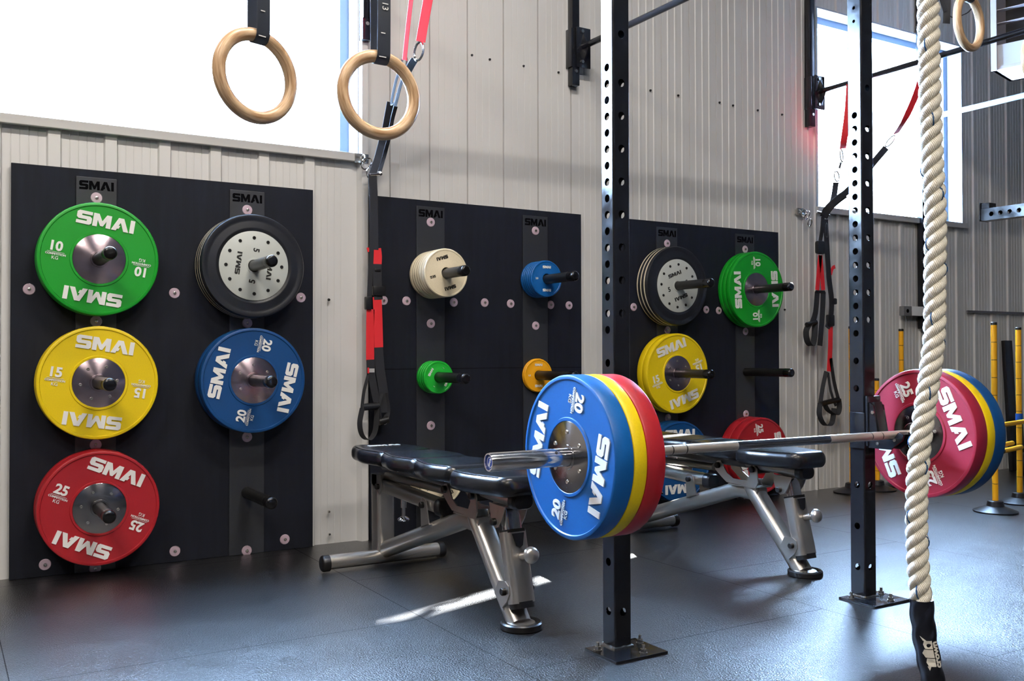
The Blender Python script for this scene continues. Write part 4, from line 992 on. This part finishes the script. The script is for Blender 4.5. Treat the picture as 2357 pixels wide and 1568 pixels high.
def wallbox():
    e = empty('wall_bracket', (5.72, YW, 1.162)); tag(e, 'small grey bracket with white sticker on the wall left of the rope', 'bracket')
    bm = BM(); box2(bm, (-.095, -.05, -.035), (.125, -.012, .030), bev=.004); finish('body', bm, mat('grey_bracket', (.22, .22, .22), .5, .4), e)
    bm = BM(); box2(bm, (-.01, -.0525, -.033), (.118, -.0505, .030)); finish('sticker', bm, m_white, e, smooth=0)
    bm = BM(); cyl(bm, (-.055, -.0505, -.002), (-.055, -.052, -.002), .013, 18); finish('hole', bm, m_inset, e)
wallbox()
def arm():
    x, y0, y1, z = 4.50, 2.835, 2.26, 1.562; e = empty('spotter_arm', (x, y1, z)); tag(e, 'black perforated spotter arm reaching in from the right edge', 'spotter arm')
    bm = BM(); L_ = y0-y1; w = .06
    # tube along Y, built upright and turned
    tmp = BM(); hs = [(L_-.055-.047*k, .0115) for k in range(10)]
    plate_face(tmp, (-w/2, 0, 0), (0, 1, 0), (-1, 0, 0), w, 0, L_, hs, .012, .003); plate_face(tmp, (w/2, 0, 0), (0, 1, 0), (1, 0, 0), w, 0, L_, hs, .012, .003)
    plate_face(tmp, (0, -w/2, 0), (1, 0, 0), (0, -1, 0), w, 0, L_, [], .012, .003); plate_face(tmp, (0, w/2, 0), (1, 0, 0), (0, 1, 0), w, 0, L_, [], .012, .003)
    bmesh.ops.transform(tmp, matrix=Matrix.Rotation(R(-90), 4, 'X'), verts=tmp.verts); finish('tube', tmp, m_post, e, smooth=20); bm.free()
    bm = BM(); box2(bm, (-.034, L_, -.031), (.034, L_+.006, .062), bev=.001); box2(bm, (-.028, L_-.045, .030), (.028, L_-.001, .058), bev=.002); finish('end_stop', bm, m_post, e, smooth=0)
arm()
post(4.50, 2.23, .06, 2.75, 'third black post, just beyond the right edge of the picture', [])
def heater():
    e = empty('unit_heater', (5.52, 3.42, 2.60)); tag(e, 'white slatted air heater hung at the top right corner', 'heater')
    e.rotation_euler = (0, 0, R(14)); mw = mat('heater_white', (.50, .46, .48), .5)
    bm = BM(); box2(bm, (0, -.75, 0), (.33, 0, .02)); box2(bm, (0, -.75, .75), (.33, 0, .77)); box2(bm, (0, -.02, .0), (.33, 0, .77)); box2(bm, (0, -.75, .0), (.33, -.73, .77)); box2(bm, (.31, -.75, 0), (.33, 0, .77)); box2(bm, (-.006, -.03, -.004), (.004, .004, .77)); finish('casing', bm, mw, e, smooth=0)
    bm = BM(); box2(bm, (.004, -.72, .02), (.012, -.03, .15)); finish('lower_panel', bm, mat('heater_panel', (.55, .55, .55), .4), e, smooth=0)
    for k in range(7): bm = BM(); box(bm, (.02, -.37, .20+k*.082), (.030, .70, .004), Matrix.Rotation(R(8), 3, 'Y')); finish('slat', bm, mw, e, smooth=0)
    bm = BM(); box2(bm, (.05, -.22, .15), (.07, -.19, .75)); box2(bm, (.05, -.5, .15), (.07, -.47, .75)); finish('grille_bar', bm, mw, e, smooth=0)
    bm = BM(); box2(bm, (.2, -.73, .15), (.21, -.02, .75)); finish('dark_inside', bm, m_dark, e, smooth=0)
    bm = BM(); cyl(bm, (.25, -.1, .77), (.25, -.1, 1.7), .008, 8); cyl(bm, (.25, -.65, .77), (.25, -.65, 1.7), .008, 8); finish('hanger', bm, m_bolt, e)
heater()
